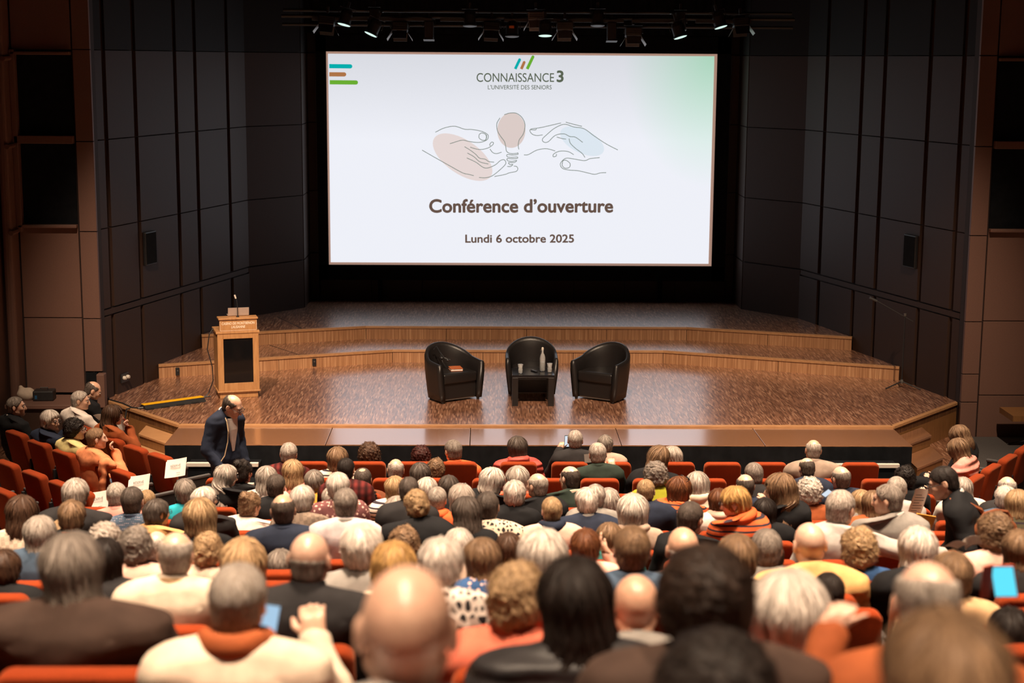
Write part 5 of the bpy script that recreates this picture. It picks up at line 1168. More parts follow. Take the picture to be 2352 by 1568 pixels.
# the audience: row from the stage, X, seat slump, spine, head size, hair, hair colour, clothes, wording, pose details
PEOPLE = [
    (0, -2.020, -0.140, -0.109, 1.06, 'curly', 'N', 'black', 'black top with white collar', {'r': [('collar', 'white')]}),
    (0, -1.428, -0.140, -0.112, 0.94, 'curly', 'R', 'black', 'dark top', {}),
    (0, -1.060, -0.116, -0.077, 1.09, 'crop', 'G', 'orange', 'bright orange jacket', {'wd': 1.22, 'y': -25, 'r': 'collar', 'rc': 'rust'}),
    (0, -0.339, -0.091, -0.060, 1.04, 'bobl', 'D', 'puffred', 'red hooded puffer jacket', {'c': 'cloth_puffer', 'wd': 1.1, 'r': 'hood'}),
    (0, 0.303, -0.033, -0.022, 0.98, 'crop', 'S', 'charcoal', 'dark jacket holding up a phone', {'wd': 1.05, 'p': 'phone_l', 'n': 5}),
    (0, 0.643, -0.058, -0.039, 0.88, 'full', 'G', 'beige', 'beige sweater', {'wd': 1.0, 'r': 'collar', 'rc': 'beige'}),
    (0, 1.423, -0.140, -0.118, 1.04, 'full', 'S', 'olive', 'olive jacket with head turned left', {'wd': 1.15, 'y': -60, 'n': 8, 'r': 'collar'}),
    (1, -2.829, -0.016, -0.010, 1.04, 'crop', 'S', 'maroon', 'dark red plaid shirt', {'c': 'cloth_plaid', 'r': 'collar'}),
    (1, -2.303, -0.051, -0.034, 1.06, 'bob', 'L', 'cream', 'cream striped shirt', {'c': 'cloth_stripe'}),
    (1, -1.678, -0.119, -0.079, 1.05, 'rim', 'S', 'navy', 'navy jacket', {'r': 'collar'}),
    (1, -1.247, -0.118, -0.078, 0.93, 'scurly', 'L', 'brown', 'brown top', {}),
    (1, 0.510, -0.014, -0.009, 1.07, 'spot', 'S', 'green', 'dark green shirt holding a white sheet', {'wd': 1.1, 'r': 'collar', 'p': 'phone', 'n': 8}),
    (1, 1.065, -0.051, -0.034, 1.15, 'long', 'L', 'black', 'black coat leaning right', {'t': 12, 's': 0.05, 'wd': 1.1}),
    (1, 2.833, 0.014, 0.010, 1.00, 'rim', 'S', 'taupe', 'broad taupe shirt', {'wd': 1.22, 'r': 'collar'}),
    (2, -3.207, -0.068, -0.045, 1.08, 'bun', 'K', 'black', 'dark collared top', {'y': 25, 'r': 'collar'}),
    (2, -2.684, -0.061, -0.041, 1.04, 'long', 'B', 'pink', 'pink top', {}),
    (2, -1.964, -0.113, -0.075, 1.02, 'spot', 'D', 'darkrust', 'dark rust top', {}),
    (2, -1.389, -0.086, -0.057, 1.07, 'full', 'D', 'grey', 'grey top', {}),
    (2, -0.375, -0.108, -0.072, 1.10, 'bob', 'S', 'coral', 'coral top', {'y': 20, 'ex': ('glasses',)}),
    (2, 2.610, -0.031, -0.021, 0.96, 'rim', 'D', 'navy', 'navy jacket', {'n': 10, 'r': 'collar'}),
    (3, -4.003, -0.140, -0.122, 0.94, 'crop', 'B', 'ochre', 'ochre top', {}),
    (3, -3.253, -0.000, -0.000, 0.91, 'long', 'S', 'black', 'black top, head turned right', {'y': 70, 'ex': ('glasses', 'eyes', 'brows', 'lips')}),
    (3, -2.849, -0.029, -0.020, 0.99, 'long', 'S', 'lightgrey', 'pale grey top', {}),
    (3, -2.385, -0.045, -0.030, 0.95, 'full', 'G', 'mustard', 'mustard yellow top', {}),
    (3, -1.879, -0.140, -0.100, 0.90, 'curly', 'K', 'black', 'dark flowered top', {'c': 'cloth_floral'}),
    (3, -1.281, -0.087, -0.058, 0.96, 'bob', 'W', 'brown', 'brown top', {}),
    (3, -0.682, -0.036, -0.024, 1.05, 'bob', 'W', 'black', 'black jacket, head bowed right', {'y': 55, 'n': 14, 'ex': ('glasses', 'eyes', 'brows', 'lips')}),
    (3, 0.120, -0.030, -0.020, 1.07, 'rim', 'D', 'green', 'dark green sweater with checked collar', {'y': -35, 'r': 'collar', 'rc': 'cream', 'wd': 1.1}),
    (3, 0.958, -0.010, -0.007, 0.99, 'curly', 'G', 'lime', 'lime green top', {}),
    (3, 1.373, -0.070, -0.047, 1.08, 'bob', 'S', 'cream', 'pale patterned scarf', {'c': 'cloth_floral', 'r': 'scarf', 'rc': 'cream'}),
    (3, 1.926, -0.003, -0.002, 1.02, 'crop', 'G', 'charcoal', 'charcoal top', {}),
    (3, 2.773, -0.014, -0.009, 1.03, 'rim', 'G', 'navy', 'navy jacket', {'y': -20, 'r': 'collar'}),
    (3, 3.389, -0.017, -0.011, 0.96, 'scurly', 'K', 'black', 'black jacket', {'y': 10}),
    (3, 3.978, -0.068, -0.045, 0.88, 'bob', 'S', 'white', 'white top', {}),
    (4, -3.479, -0.044, -0.029, 1.00, 'full', 'G', 'turq', 'turquoise top', {'y': -15}),
    (4, -2.651, -0.009, -0.006, 0.98, 'crop', 'D', 'black', 'black hooded top', {}),
    (4, -1.997, 0.090, 0.060, 0.91, 'crop', 'K', 'maroon', 'reddish plaid shirt', {'c': 'cloth_plaid'}),
    (4, -1.545, -0.005, -0.004, 0.88, 'bob', 'B', 'white', 'black and white striped top', {'c': 'cloth_stripe'}),
    (4, -1.059, -0.005, -0.003, 0.88, 'bobl', 'D', 'black', 'black top', {}),
    (4, -0.223, -0.006, -0.004, 1.02, 'rim', 'S', 'black', 'black jacket', {'y': -40, 'wd': 1.1}),
    (4, 0.424, -0.099, -0.066, 1.05, 'full', 'S', 'blue', 'blue top', {'y': 10, 'r': 'collar', 'rc': 'lightgrey'}),
    (4, 1.068, -0.023, -0.015, 0.98, 'bobl', 'A', 'orange', 'orange black-striped sweater', {'y': 60, 'c': 'cloth_stripe', 'wd': 1.1, 'ex': ('sunglasses', 'eyes', 'brows', 'lips')}),
    (4, 1.694, -0.001, -0.001, 1.00, 'rim', 'D', 'navy', 'navy top', {}),
    (4, 2.290, -0.041, -0.027, 1.00, 'curly', 'W', 'rust', 'rust-red top', {}),
    (4, 3.113, -0.023, -0.015, 1.03, 'crop', 'S', 'lightgrey', 'pale blue-grey shirt', {'r': 'collar'}),
    (4, 4.134, -0.014, -0.009, 1.00, 'rim', 'S', 'charcoal', 'charcoal top', {}),
    (5, -3.915, -0.010, -0.007, 0.97, 'crop', 'S', 'pink', 'pink shirt', {'r': 'collar'}),
    (5, -2.785, -0.064, -0.043, 0.96, 'bun', 'L', 'white', 'white jacket', {'y': 35, 'wd': 1.15}),
    (5, -2.032, -0.024, -0.016, 0.93, 'bob', 'S', 'tan', 'tan checked jacket', {'c': 'cloth_check', 'wd': 1.1}),
    (5, -1.502, -0.085, -0.057, 0.97, 'bob', 'S', 'cream', 'pale flowered scarf', {'y': 25, 'c': 'cloth_floral', 'r': 'scarf', 'rc': 'cream'}),
    (5, -0.928, -0.028, -0.019, 1.07, 'long', 'S', 'grey', 'grey top', {}),
    (5, -0.469, -0.004, -0.003, 0.99, 'full', 'W', 'black', 'black scoop-neck top', {}),
    (5, 0.235, -0.004, -0.003, 0.88, 'full', 'S', 'grey', 'grey top', {}),
    (5, 0.692, 0.021, 0.014, 0.89, 'crop', 'B', 'navy', 'navy collar', {'r': 'collar'}),
    (5, 1.331, -0.028, -0.018, 0.88, 'bob', 'A', 'white', 'white top with pink scarf', {'r': 'scarf', 'rc': 'palepink'}),
    (5, 1.892, 0.020, 0.013, 1.15, 'long', 'L', 'black', 'black top with a hand at the chin', {'y': -70, 'n': 5, 'p': 'chin', 'ex': ('eyes', 'brows', 'lips')}),
    (5, 2.572, -0.033, -0.022, 0.88, 'bobl', 'B', 'grey', 'grey top', {}),
    (5, 3.845, -0.016, -0.010, 0.92, 'full', 'W', 'denim', 'denim blue top', {'y': 20}),
    (6, -4.075, 0.036, 0.024, 1.03, 'full', 'S', 'charcoal', 'wide charcoal jacket', {'wd': 1.25, 'y': 12}),
    (6, -3.604, -0.004, -0.003, 1.03, 'crop', 'D', 'denim', 'dotted blue polo shirt', {'c': 'cloth_dots', 'r': 'collar', 'rc': 'navy'}),
    (6, -3.026, 0.014, 0.009, 0.88, 'full', 'W', 'charcoal', 'charcoal top, face turned right', {'y': 55, 'ex': ('glasses', 'eyes', 'brows', 'lips')}),
    (6, -1.918, 0.074, 0.049, 0.96, 'full', 'W', 'plum', 'plum patterned top', {'c': 'cloth_floral'}),
    (6, -1.118, 0.016, 0.011, 0.88, 'crop', 'S', 'orange', 'orange scarf', {'r': 'scarf', 'rc': 'orange'}),
    (6, 0.116, 0.001, 0.000, 0.93, 'full', 'W', 'navy', 'navy sweater with grey collar', {'y': -12, 'wd': 1.2, 'r': 'collar', 'rc': 'grey'}),
    (6, 1.587, -0.038, -0.025, 0.88, 'bobl', 'K', 'black', 'plain black top', {}),
    (6, 2.490, -0.006, -0.004, 0.88, 'bob', 'L', 'rust', 'rust top', {}),
    (6, 3.682, -0.004, -0.003, 0.95, 'bob', 'B', 'olive', 'olive striped top', {'c': 'cloth_stripe'}),
    (7, -3.978, -0.116, -0.077, 0.88, 'full', 'B', 'grey', 'grey top', {}),
    (7, -3.254, -0.022, -0.014, 0.88, 'full', 'D', 'ochre', 'ochre top, face turned right', {'y': 45, 'ex': ('glasses', 'eyes', 'brows', 'lips')}),
    (7, -2.129, 0.045, 0.030, 0.90, 'full', 'W', 'taupe', 'brown tweed jacket', {'y': 20, 'c': 'cloth_check', 'ex': ('glasses',)}),
    (7, -1.315, 0.087, 0.058, 0.88, 'crop', 'D', 'charcoal', 'charcoal top', {}),
    (7, -0.696, 0.008, 0.006, 1.00, 'crop', 'D', 'cream', 'black and cream patterned blouse', {'c': 'cloth_knit', 'wd': 1.2}),
    (7, -0.206, -0.001, -0.001, 0.89, 'crop', 'B', 'palepink', 'pale pink top with navy scarf', {'r': 'scarf', 'rc': 'navy'}),
    (7, 0.418, -0.023, -0.015, 1.13, 'bobl', 'W', 'beige', 'draped beige shawl', {'r': 'scarf', 'rc': 'beige'}),
    (7, 1.244, 0.033, 0.022, 1.00, 'full', 'Y', 'orange', 'orange striped sweater and scarf, head bowed left', {'y': -70, 'n': 12, 'c': 'cloth_stripe', 'r': 'scarf', 'rc': 'orange', 'ex': ('glasses', 'eyes', 'brows', 'lips')}),
    (7, 2.410, 0.043, 0.029, 1.04, 'crop', 'G', 'grey', 'grey jacket, face turned left', {'y': -60, 'wd': 1.2, 'r': 'collar', 'rc': 'lightgrey', 'ex': ('eyes', 'brows', 'lips')}),
    (8, -4.043, -0.006, -0.004, 1.06, 'long', 'N', 'cream', 'cream checked jacket', {'c': 'cloth_check'}),
    (8, -2.768, -0.021, -0.014, 1.09, 'bob', 'B', 'black', 'black top with an arm along the seats', {'p': 'spread', 'wd': 1.05}),
    (8, -2.164, 0.020, 0.013, 1.02, 'rim', 'D', 'navy', 'dark navy sweater', {'wd': 1.12, 'r': 'collar'}),
    (8, -1.725, 0.045, 0.030, 0.99, 'crop', 'G', 'lilac', 'pale lilac shirt', {'r': 'collar', 'rc': 'grey', 'wd': 1.08}),
    (8, -1.205, 0.044, 0.030, 0.88, 'updo', 'B', 'black', 'black cardigan', {'y': -20, 'wd': 1.1}),
    (8, -0.859, -0.003, -0.002, 1.00, 'halfup', 'D', 'black', 'black top', {}),
    (8, 0.171, -0.100, -0.067, 0.88, 'bob', 'L', 'teal', 'teal green top', {}),
    (8, 0.746, -0.022, -0.015, 1.04, 'crop', 'D', 'black', 'black top', {'y': 35}),
    (8, 1.828, 0.017, 0.011, 1.15, 'crop', 'S', 'lightgrey', 'pale grey sweater with an arm along the seats', {'y': 40, 'wd': 1.15, 'p': 'spread'}),
    (9, -3.470, 0.025, 0.017, 0.88, 'full', 'L', 'black', 'black top with rust collar', {'r': 'collar', 'rc': 'rust'}),
    (9, -2.905, -0.104, -0.069, 0.94, 'rim', 'S', 'charcoal', 'charcoal jacket', {'r': 'collar'}),
    (9, -2.098, -0.140, -0.160, 0.88, 'bob', 'G', 'black', 'black top', {}),
    (9, -1.260, -0.103, -0.069, 0.99, 'scurly', 'L', 'brown', 'brown top', {}),
    (9, -0.568, -0.108, -0.072, 0.88, 'full', 'N', 'brown', 'brown top', {}),
    (9, 1.186, -0.140, -0.099, 0.88, 'bob', 'N', 'charcoal', 'charcoal top', {}),
    (10, -3.458, -0.016, -0.011, 0.88, 'bobl', 'S', 'denim', 'denim jacket', {'wd': 1.05}),
    (10, -3.067, -0.055, -0.036, 0.88, 'curly', 'S', 'grey', 'grey top', {}),
    (10, -2.439, -0.084, -0.056, 0.91, 'updo', 'B', 'cream', 'flowered cream top', {'c': 'cloth_floral'}),
    (10, -0.880, -0.065, -0.044, 0.88, 'full', 'W', 'beige', 'beige top', {}),
    (10, -0.105, -0.061, -0.040, 0.89, 'full', 'A', 'palepink', 'pale top with a hand at the temple', {'p': 'temple'}),
    (10, 1.013, -0.083, -0.056, 1.08, 'crop', 'G', 'grey', 'grey top', {}),
    (10, 1.591, -0.082, -0.054, 1.04, 'scurly', 'B', 'blue', 'blue top', {}),
    (10, 2.431, -0.022, -0.015, 0.99, 'scurly', 'L', 'palepink', 'cream pink blouse', {'wd': 1.15, 'r': 'collar'}),
    (11, -3.435, -0.116, -0.077, 0.88, 'full', 'N', 'black', 'black coat', {}),
    (11, -2.692, -0.038, -0.025, 0.88, 'scurly', 'G', 'palepink', 'pale pink top', {}),
    (11, 0.392, -0.049, -0.033, 1.11, 'bald', 'W', 'charcoal', 'charcoal top', {}),
    (11, 1.123, -0.040, -0.027, 1.10, 'none', 'G', 'ochre', 'ochre yellow jacket', {'wd': 1.3}),
    (11, 1.732, -0.045, -0.030, 0.98, 'bob', 'W', 'black', 'black top', {}),
    (11, 2.311, -0.037, -0.025, 0.88, 'bob', 'L', 'charcoal', 'charcoal top', {}),
    (12, -2.675, -0.041, -0.027, 0.88, 'bobl', 'K', 'charcoal', 'charcoal coat', {'wd': 1.1}),
    (12, -1.974, -0.069, -0.046, 1.09, 'bob', 'B', 'rust', 'rust top', {}),
    (12, -1.358, -0.015, -0.010, 1.04, 'full', 'W', 'grey', 'grey jacket', {'wd': 1.1, 'r': 'collar'}),
    (12, -0.738, -0.047, -0.031, 0.88, 'bobl', 'L', 'blue', 'blue patterned top', {'c': 'cloth_floral'}),
    (12, 0.022, -0.024, -0.016, 1.07, 'crop', 'L', 'denim', 'denim blue shirt', {'wd': 1.1, 'r': 'collar', 'rc': 'denim'}),
    (12, 0.561, -0.045, -0.030, 1.01, 'full', 'L', 'brown', 'brown top', {}),
    (12, 1.054, -0.140, -0.107, 0.88, 'crop', 'K', 'black', 'black top', {}),
    (13, -2.152, -0.002, 0.000, 0.94, 'rim', 'S', 'cream', 'cream shirt with checked collar', {'wd': 1.12, 'r': 'collar', 'rc': 'tan'}),
    (13, -1.165, -0.091, 0.000, 1.04, 'full', 'Y', 'cream', 'cream top', {}),
    (13, -0.471, -0.031, 0.000, 1.06, 'bob', 'W', 'pink', 'pale pink top', {}),
    (13, 1.433, -0.104, 0.000, 0.91, 'full', 'L', 'tan', 'tan top', {}),
    (14, -2.716, -0.330, 0.000, 0.92, 'bob', 'B', 'cream', 'cream coat', {}),
    (14, -1.455, 0.008, 0.000, 1.01, 'bald', 'G', 'charcoal', 'dark grey roll-neck sweater', {'wd': 1.3, 'r': 'rollneck', 'rc': 'charcoal', 'y': 8}),
    (14, -0.918, 0.009, 0.000, 0.88, 'full', 'W', 'white', 'white knitted top', {'y': 15, 'c': 'cloth_knit'}),
    (14, 1.455, -0.302, 0.000, 0.88, 'full', 'K', 'charcoal', 'charcoal top', {}),
    (15, -2.200, 0.019, 0.000, 1.00, 'bobl', 'G', 'brown', 'big brown jacket', {'wd': 1.42}),
    (15, -0.622, -0.089, 0.000, 0.98, 'scurly', 'B', 'coral', 'coral jacket with a hand raised', {'y': 25, 'wd': 1.15, 'p': 'chin', 'r': 'collar'}),
    (15, -0.191, -0.136, 0.000, 1.02, 'none', 'G', 'grey', 'grey jacket', {'wd': 1.1}),
    (16, -1.492, -0.070, 0.000, 0.98, 'crop', 'S', 'cream', 'cream sweater and rust scarf holding a phone', {'wd': 1.15, 'p': 'phone', 'r': 'scarf', 'rc': 'rust', 'hs': 1.05}),
    (16, -0.457, -0.079, 0.000, 1.09, 'long', 'K', 'charcoal', 'charcoal quilted jacket', {'wd': 1.3, 'c': 'cloth_puffer'}),
    (16, 0.203, -0.140, 0.000, 1.15, 'bobl', 'W', 'red', 'red jacket with a black strap', {'wd': 1.1}),
    (17, -0.181, -0.020, 0.000, 0.88, 'afro', 'M', 'brown', 'dark brown jacket', {'wd': 1.25}),
    (17, 0.376, -0.046, 0.000, 0.99, 'rim', 'S', 'rust', 'rust orange jacket with hands raised', {'wd': 1.1, 'p': 'phone_l'}),
    (18, -0.902, -0.091, 0.000, 1.15, 'none', 'G', 'lightgrey', 'pale grey jacket, nearest the camera', {'wd': 1.28}),
    (18, -0.268, -0.243, 0.000, 0.92, 'afro', 'K', 'black', 'black top, lowest in view', {}),
    (19, -0.053, -0.151, 0.000, 0.94, 'full', 'L', 'palepink', 'pale pink top', {}),]
def clip_words(s, n=16):
    w = s.split(); return ' '.join(w[:n])
def row_name(k): return 'front row' if k == 0 else '%s row' % ORD[k+1]
random.seed(7)
for k in range(20):
    row = sorted([p for p in PEOPLE if p[0] == k], key=lambda p: p[1])
    ry = ROWY[k]+0.36
    for i, (k_, X, zo, dz, hs, hair, hc, top, ph, o) in enumerate(row):
        lab = clip_words('person in %s, %s from left in the %s' % (ph, ORD[i+1], row_name(k)))
        person((X, ry, TIER[k]+zo), radians(o.get('bz', 0)), lab, hair, hc, top, o.get('c', 'cloth'), o.get('p', 'lap'), o.get('y', random.uniform(-10, 10)), o.get('n', random.uniform(-2, 8)), o.get('t', random.uniform(-4, 4)), dz, o.get('wd', random.uniform(0.95, 1.06)), o.get('ln', random.uniform(-2, 3)), o.get('s', 0.0), hs, k >= 10, o.get('r'), o.get('rc'), o.get('ex', ()), i, random.choice(['black', 'navy', 'charcoal', 'denim']))
    # seats: one under each person, and empty ones in the gaps
    half = (3.35, 3.9, 4.1, 4.3, 4.3, 4.6, 4.4, 4.2, 3.9, 3.7, 3.4, 3.2, 2.9, 2.7, 2.4, 2.1, 1.9, 1.6, 1.3, 1.0)[k]
    cx = CAM[0]+0.0192*ry
    lo, hi_ = (-3.05, 3.75) if k == 0 else ((-3.85, 3.95) if k < 3 else (cx-half, cx+half))
    xs = [p[1] for p in row]
    for _ in range(60):
        for j in range(len(xs)-1):
            d = xs[j+1]-xs[j]
            if d < 0.478: m = (0.479-d)/2; xs[j] -= m; xs[j+1] += m
    out = []; cur = [lo-0.25]+xs+[hi_+0.25]
    for a, b in zip(cur[:-1], cur[1:]):
        n = int((b-a)/0.478)-1 if k < 13 else 0
        for t in range(n): out.append(a+(b-a)*(t+1)/(n+1))
    out += {12: [1.70], 15: [-2.62, -2.05], 16: [-1.05]}.get(k, [])
    allx = sorted([(x, True) for x in xs]+[(x, False) for x in out])
    for i, (x, used) in enumerate(allx):
        seat((x, ry, SEATTOP[k]-0.90), 0, 'orange-red upholstered seat, %s from left in the %s, %s' % (ORD[min(i+1, 26)], row_name(k), 'occupied' if used else 'empty'), 'seat', 'orange-red seats of the main block')

# side block left of the stage, turned towards it
LZ = -radians(46); nL = (0.72, 0.69)
def wing_seat(x, y, rz, lab, n): return seat((x+n[0]*0.36, y+n[1]*0.36, FZ), rz, lab, 'seat', 'orange-red seats of the side blocks')
WL = [((-6.33, 18.62), 'behind the person in the black suit at the left edge'), ((-5.93, 18.14), 'behind the person in the navy jacket holding a phone'), ((-5.52, 17.68), 'behind the person in the yellow sweater'), ((-5.10, 17.24), 'behind the person in the peach jacket'), ((-4.66, 16.80), 'with a white sign, end of the second side row'),
      ((-5.55, 18.86), 'behind the person in the white shirt'), ((-5.12, 18.32), 'behind the person in the rust jacket'), ((-4.76, 17.90), 'empty, second from the aisle in the first side row'), ((-4.40, 17.52), 'with a white sign, end of the first side row'),
      ((-6.44, 17.62), 'third side row, by the left edge'), ((-6.02, 17.18), 'third side row, empty, left'), ((-5.60, 16.74), 'third side row, empty, middle'), ((-5.2, 16.32), 'third side row, empty, right'), ((-4.93, 16.05), 'with a white sign, third side row'),
      ((-6.1, 16.45), 'fourth side row at the left edge'), ((-5.72, 16.02), 'fourth side row behind the empty seats')]
for (x, y), lab in WL: wing_seat(x, y, LZ, 'orange-red side-block seat '+lab, nL)
def wing_person(hx, hy, n, rz, lab, **kw):
    return person((hx+n[0]*0.07, hy+n[1]*0.07, FZ), rz, lab, group='people in the side blocks', **kw)
wing_person(-6.43, 19.06, nL, LZ, 'person in a black suit and pale collar, far left, looking right', hair='crop', hc='G', top='black', ring='collar', ringc='lightgrey', yaw=38, dz=-0.04, extras=FACE, wide=1.15, skin=2)
wing_person(-5.74, 19.38, nL, LZ, 'person in a white shirt reading a sheet near the left stage steps', hair='crop', hc='S', top='white', ring='collar', yaw=40, nod=6, dz=-0.03, extras=FACE, pose='phone', wide=1.12, skin=2)
wing_person(-5.77, 20.0, nL, LZ, 'person in a black jacket bending down beside the left stage edge', hair='rim', hc='D', top='black', ring='collar', ringc='white', yaw=25, nod=28, dz=-0.02, extras=FACE, skin=2)
wing_person(-5.82, 18.32, nL, LZ, 'person in a navy jacket holding a phone, face towards the hall', hair='full', hc='W', top='navy', ring='collar', ringc='lightgrey', yaw=68, nod=4, dz=-0.04, extras=FACE+('glasses',), pose='phone_l', wide=1.1, skin=1)
wing_person(-5.41, 17.84, nL, LZ, 'person in a pale yellow sweater looking right towards the stage', hair='scurly', hc='K', top='yellow', yaw=36, dz=-0.04, extras=FACE+('glasses',), skin=1, wide=1.05)
wing_person(-5.15, 18.56, nL, LZ, 'person in a rust jacket holding a red-edged sheet near the steps', hair='long', hc='N', top='rust', yaw=34, nod=5, dz=-0.03, extras=FACE, pose='chin', skin=1)
wing_person(-5.04, 17.32, nL, LZ, 'person in a peach jacket with a hand at the chin', hair='crop', hc='L', top='peach', yaw=22, dz=-0.02, pose='chin', wide=1.05, skin=1, legs='denim', ring='collar', ringc='peach')
wing_person(-6.62, 17.70, nL, LZ, 'person in cream trousers cut by the left edge of the picture', hair='full', hc='S', top='red', yaw=20, dz=0.0, legs='cream', skin=1)
# side block right of the stage
RZ_ = radians(54); nR = (-0.81, 0.58)
for (x, y), lab in (((5.62, 17.98), 'far right, beyond the person in the pink puffer'), ((5.28, 17.52), 'behind the person in the black coat, right'), ((4.95, 17.08), 'behind the person in the pink puffer jacket'), ((4.62, 16.62), 'in the right block nearest the aisle')):
    wing_seat(x, y, RZ_, 'orange-red side-block seat '+lab, nR)
wing_person(4.74, 17.60, nR, RZ_, 'person in a black coat bowed over a phone, right of the stage', hair='long', hc='L', top='black', yaw=10, nod=22, dz=-0.03, pose='lap', skin=1)
wing_person(4.54, 16.96, nR, RZ_, 'person in a pink puffer jacket looking at a phone, right side', hair='bobl', hc='L', top='pink', cloth='cloth_puffer', yaw=5, nod=24, dz=-0.03, pose='lap', skin=1, wide=1.1)

# ------------------------------------------------------------------ standing people
POSES['pocket'] = (dict(p=[(-0.175, -0.12, 0.945), (-0.26, -0.14, 0.69), (-0.20, 0.02, 0.50)], d=(0.2, 0.3, -0.9), s=(0.3, 0.9, 0.0), c=0.4), dict(p=[(0.175, -0.12, 0.945), (0.26, -0.10, 0.69), (0.19, 0.06, 0.49)], d=(-0.2, 0.3, -0.9), s=(-0.3, 0.9, 0.0), c=-0.4))
def f_standlegs(x, y, z):
    d = sd_cone(x, y, z, (-0.05, -0.09, 0.93), (0.05, -0.09, 0.93), 0.125, 0.125, 0.9)
    for s in (-1, 1):
        d = smin(d, sd_cone(x, y, z, (s*0.085, -0.09, 0.90), (s*0.095, -0.06, 0.48), 0.092, 0.062), 0.03); d = smin(d, sd_cone(x, y, z, (s*0.095, -0.06, 0.48), (s*0.10, -0.09, 0.09), 0.064, 0.052), 0.02)
    return d
def stand_up(r, lift, legcol, shoes=True):
    for c in r.children: c.location.z += lift
    P, Q = surface(f_standlegs, (-0.25, -0.26, 0.02), (0.25, 0.14, 1.10), 0.014); P, Q = reduce_mesh(P, Q, 0.4)
    o = link('trousers', reg_mesh('trousers', P, Q, mat_objcolor('cloth')), None, r); o.color = (*CLO[legcol], 1)
    for s in (-1, 1): MB().box((s*0.10-0.045, -0.15, 0.0), (s*0.10+0.045, 0.13, 0.08)).build('shoe', M_DARK, r, bevel=0.025, segs=3, smooth=True)
sp = person((-3.52, 17.10, FZ), radians(-128), 'person in a navy suit and white shirt standing before the stage, looking down', 'rim', 'D', 'navy', 'cloth', 'pocket', -20, 22, 3, 0.02, 1.02, 6, 0.0, 1.06, True, [('collar', 'white')], None, FACE+('glasses',), 0, 'navy', 'standing people', hidelegs=True)
# open shirt front, lapels and lanyard of the suit
g_ = dict(yaw=0, nod=0, tilt=0, dz=0.02, wide=1.02, lean=radians(6), side=0, hs=1)
def on_chest(pts): return pose_points(np.array(pts), g_)
sh = on_chest([(-0.062, -0.010, 1.02), (0.062, -0.010, 1.02), (0.050, 0.020, 0.90), (0.016, 0.030, 0.66), (-0.016, 0.030, 0.66), (-0.050, 0.020, 0.90)])
MB().add([tuple(p+np.array((0, 0.012, 0))) for p in sh]+[tuple(p-np.array((0, 0.02, 0))) for p in sh], [(0, 1, 2, 5), (5, 2, 3, 4), (11, 8, 7, 6), (10, 9, 8, 11)]+[(i, (i+1) % 6+0, (i+1) % 6+6, i+6) for i in range(6)]).build('shirt_front', plain('shirt_white', (0.72, 0.66, 0.62), 0.8), sp)
ly = on_chest([(0.055, -0.10, 1.05), (0.085, -0.02, 1.0), (0.10, 0.035, 0.90), (0.11, 0.05, 0.78), (0.15, 0.055, 0.64), (0.20, 0.03, 0.56)])
MB().tube([tuple(p+np.array((0, 0.012, 0))) for p in ly], 0.006, 6).build('lanyard', plain('lanyard_beige', (0.42, 0.30, 0.18), 0.7), sp)
stand_up(sp, 0.40, 'navy')
s2 = person((2.94, 11.9, TIER[6]+0.02), radians(70), 'person in a black suit with a brown bag strap leaning in the right aisle', 'crop', 'K', 'black', 'cloth', 'pocket', -6, 10, 4, -0.02, 1.15, 14, 0.0, 1.05, True, [('collar', 'lightgrey')], None, FACE+('glasses',), 0, 'black', 'standing people', hidelegs=True)
g_ = dict(yaw=0, nod=0, tilt=0, dz=-0.02, wide=1.15, lean=radians(14), side=0, hs=1)
st_ = on_chest([(-0.12, -0.09, 1.045), (-0.10, -0.17, 1.03), (-0.02, -0.26, 0.92), (0.08, -0.275, 0.80), (0.18, -0.25, 0.66)])
MB().tube([tuple(p) for p in st_], 0.018, 6).build('bag_strap', plain('tan_leather', (0.20, 0.060, 0.022), 0.5), s2)
stand_up(s2, 0.38, 'black')

# ------------------------------------------------------------------ small things held or lying about
M_GLOW = emit('phone_screen', (0.80, 0.90, 1.0), 0.9); M_CYAN = emit('phone_screen_cyan', (0.12, 0.75, 0.95), 1.1)
def gadget(name, loc, rot, w, h, lab, cat, screen=M_GLOW, case=None):
    r = empty(name, loc, 0, lab, cat); r.rotation_euler = rot
    MB().box((-w/2, 0.0, -h/2), (w/2, 0.008, h/2)).build('phone_body', case or M_DARK, r, bevel=0.002)
    MB().box((-w/2+0.004, -0.001, -h/2+0.006), (w/2-0.004, 0.0, h/2-0.006)).build('screen', screen, r)
def sheet(name, loc, rot, w, h, lab, cat='paper', fold=0.02, lines=0, edge=None):
    r = empty(name, loc, 0, lab, cat); r.rotation_euler = rot; n = 9
    vs = []
    for yy in (0.0, 0.0015):
        for i in range(n):
            t = i/(n-1); y = fold*4*t*(1-t)+yy
            vs += [(-w/2+w*t, y, -h/2), (-w/2+w*t, y, h/2)]
    fs_ = [(2*i, 2*i+2, 2*i+3, 2*i+1) for i in range(n-1)]+[(2*n+2*i+1, 2*n+2*i+3, 2*n+2*i+2, 2*n+2*i) for i in range(n-1)]
    MB().add(vs, fs_).build('sheet', M_PAPER, r)
    for i in range(lines): MB().box((-w*0.35, -0.002, h*0.30-i*h*0.09), (w*(0.35 if i % 3 else 0.1), -0.001+0.0, h*0.30-i*h*0.09+h*0.025)).build('print_line', M_INK, r)
    if edge: MB().box((w/2-0.02, -0.003, -h/2), (w/2, 0.0, h/2)).build('coloured_edge', plain('paper_red', (0.6, 0.08, 0.04), 0.7), r)
    return r
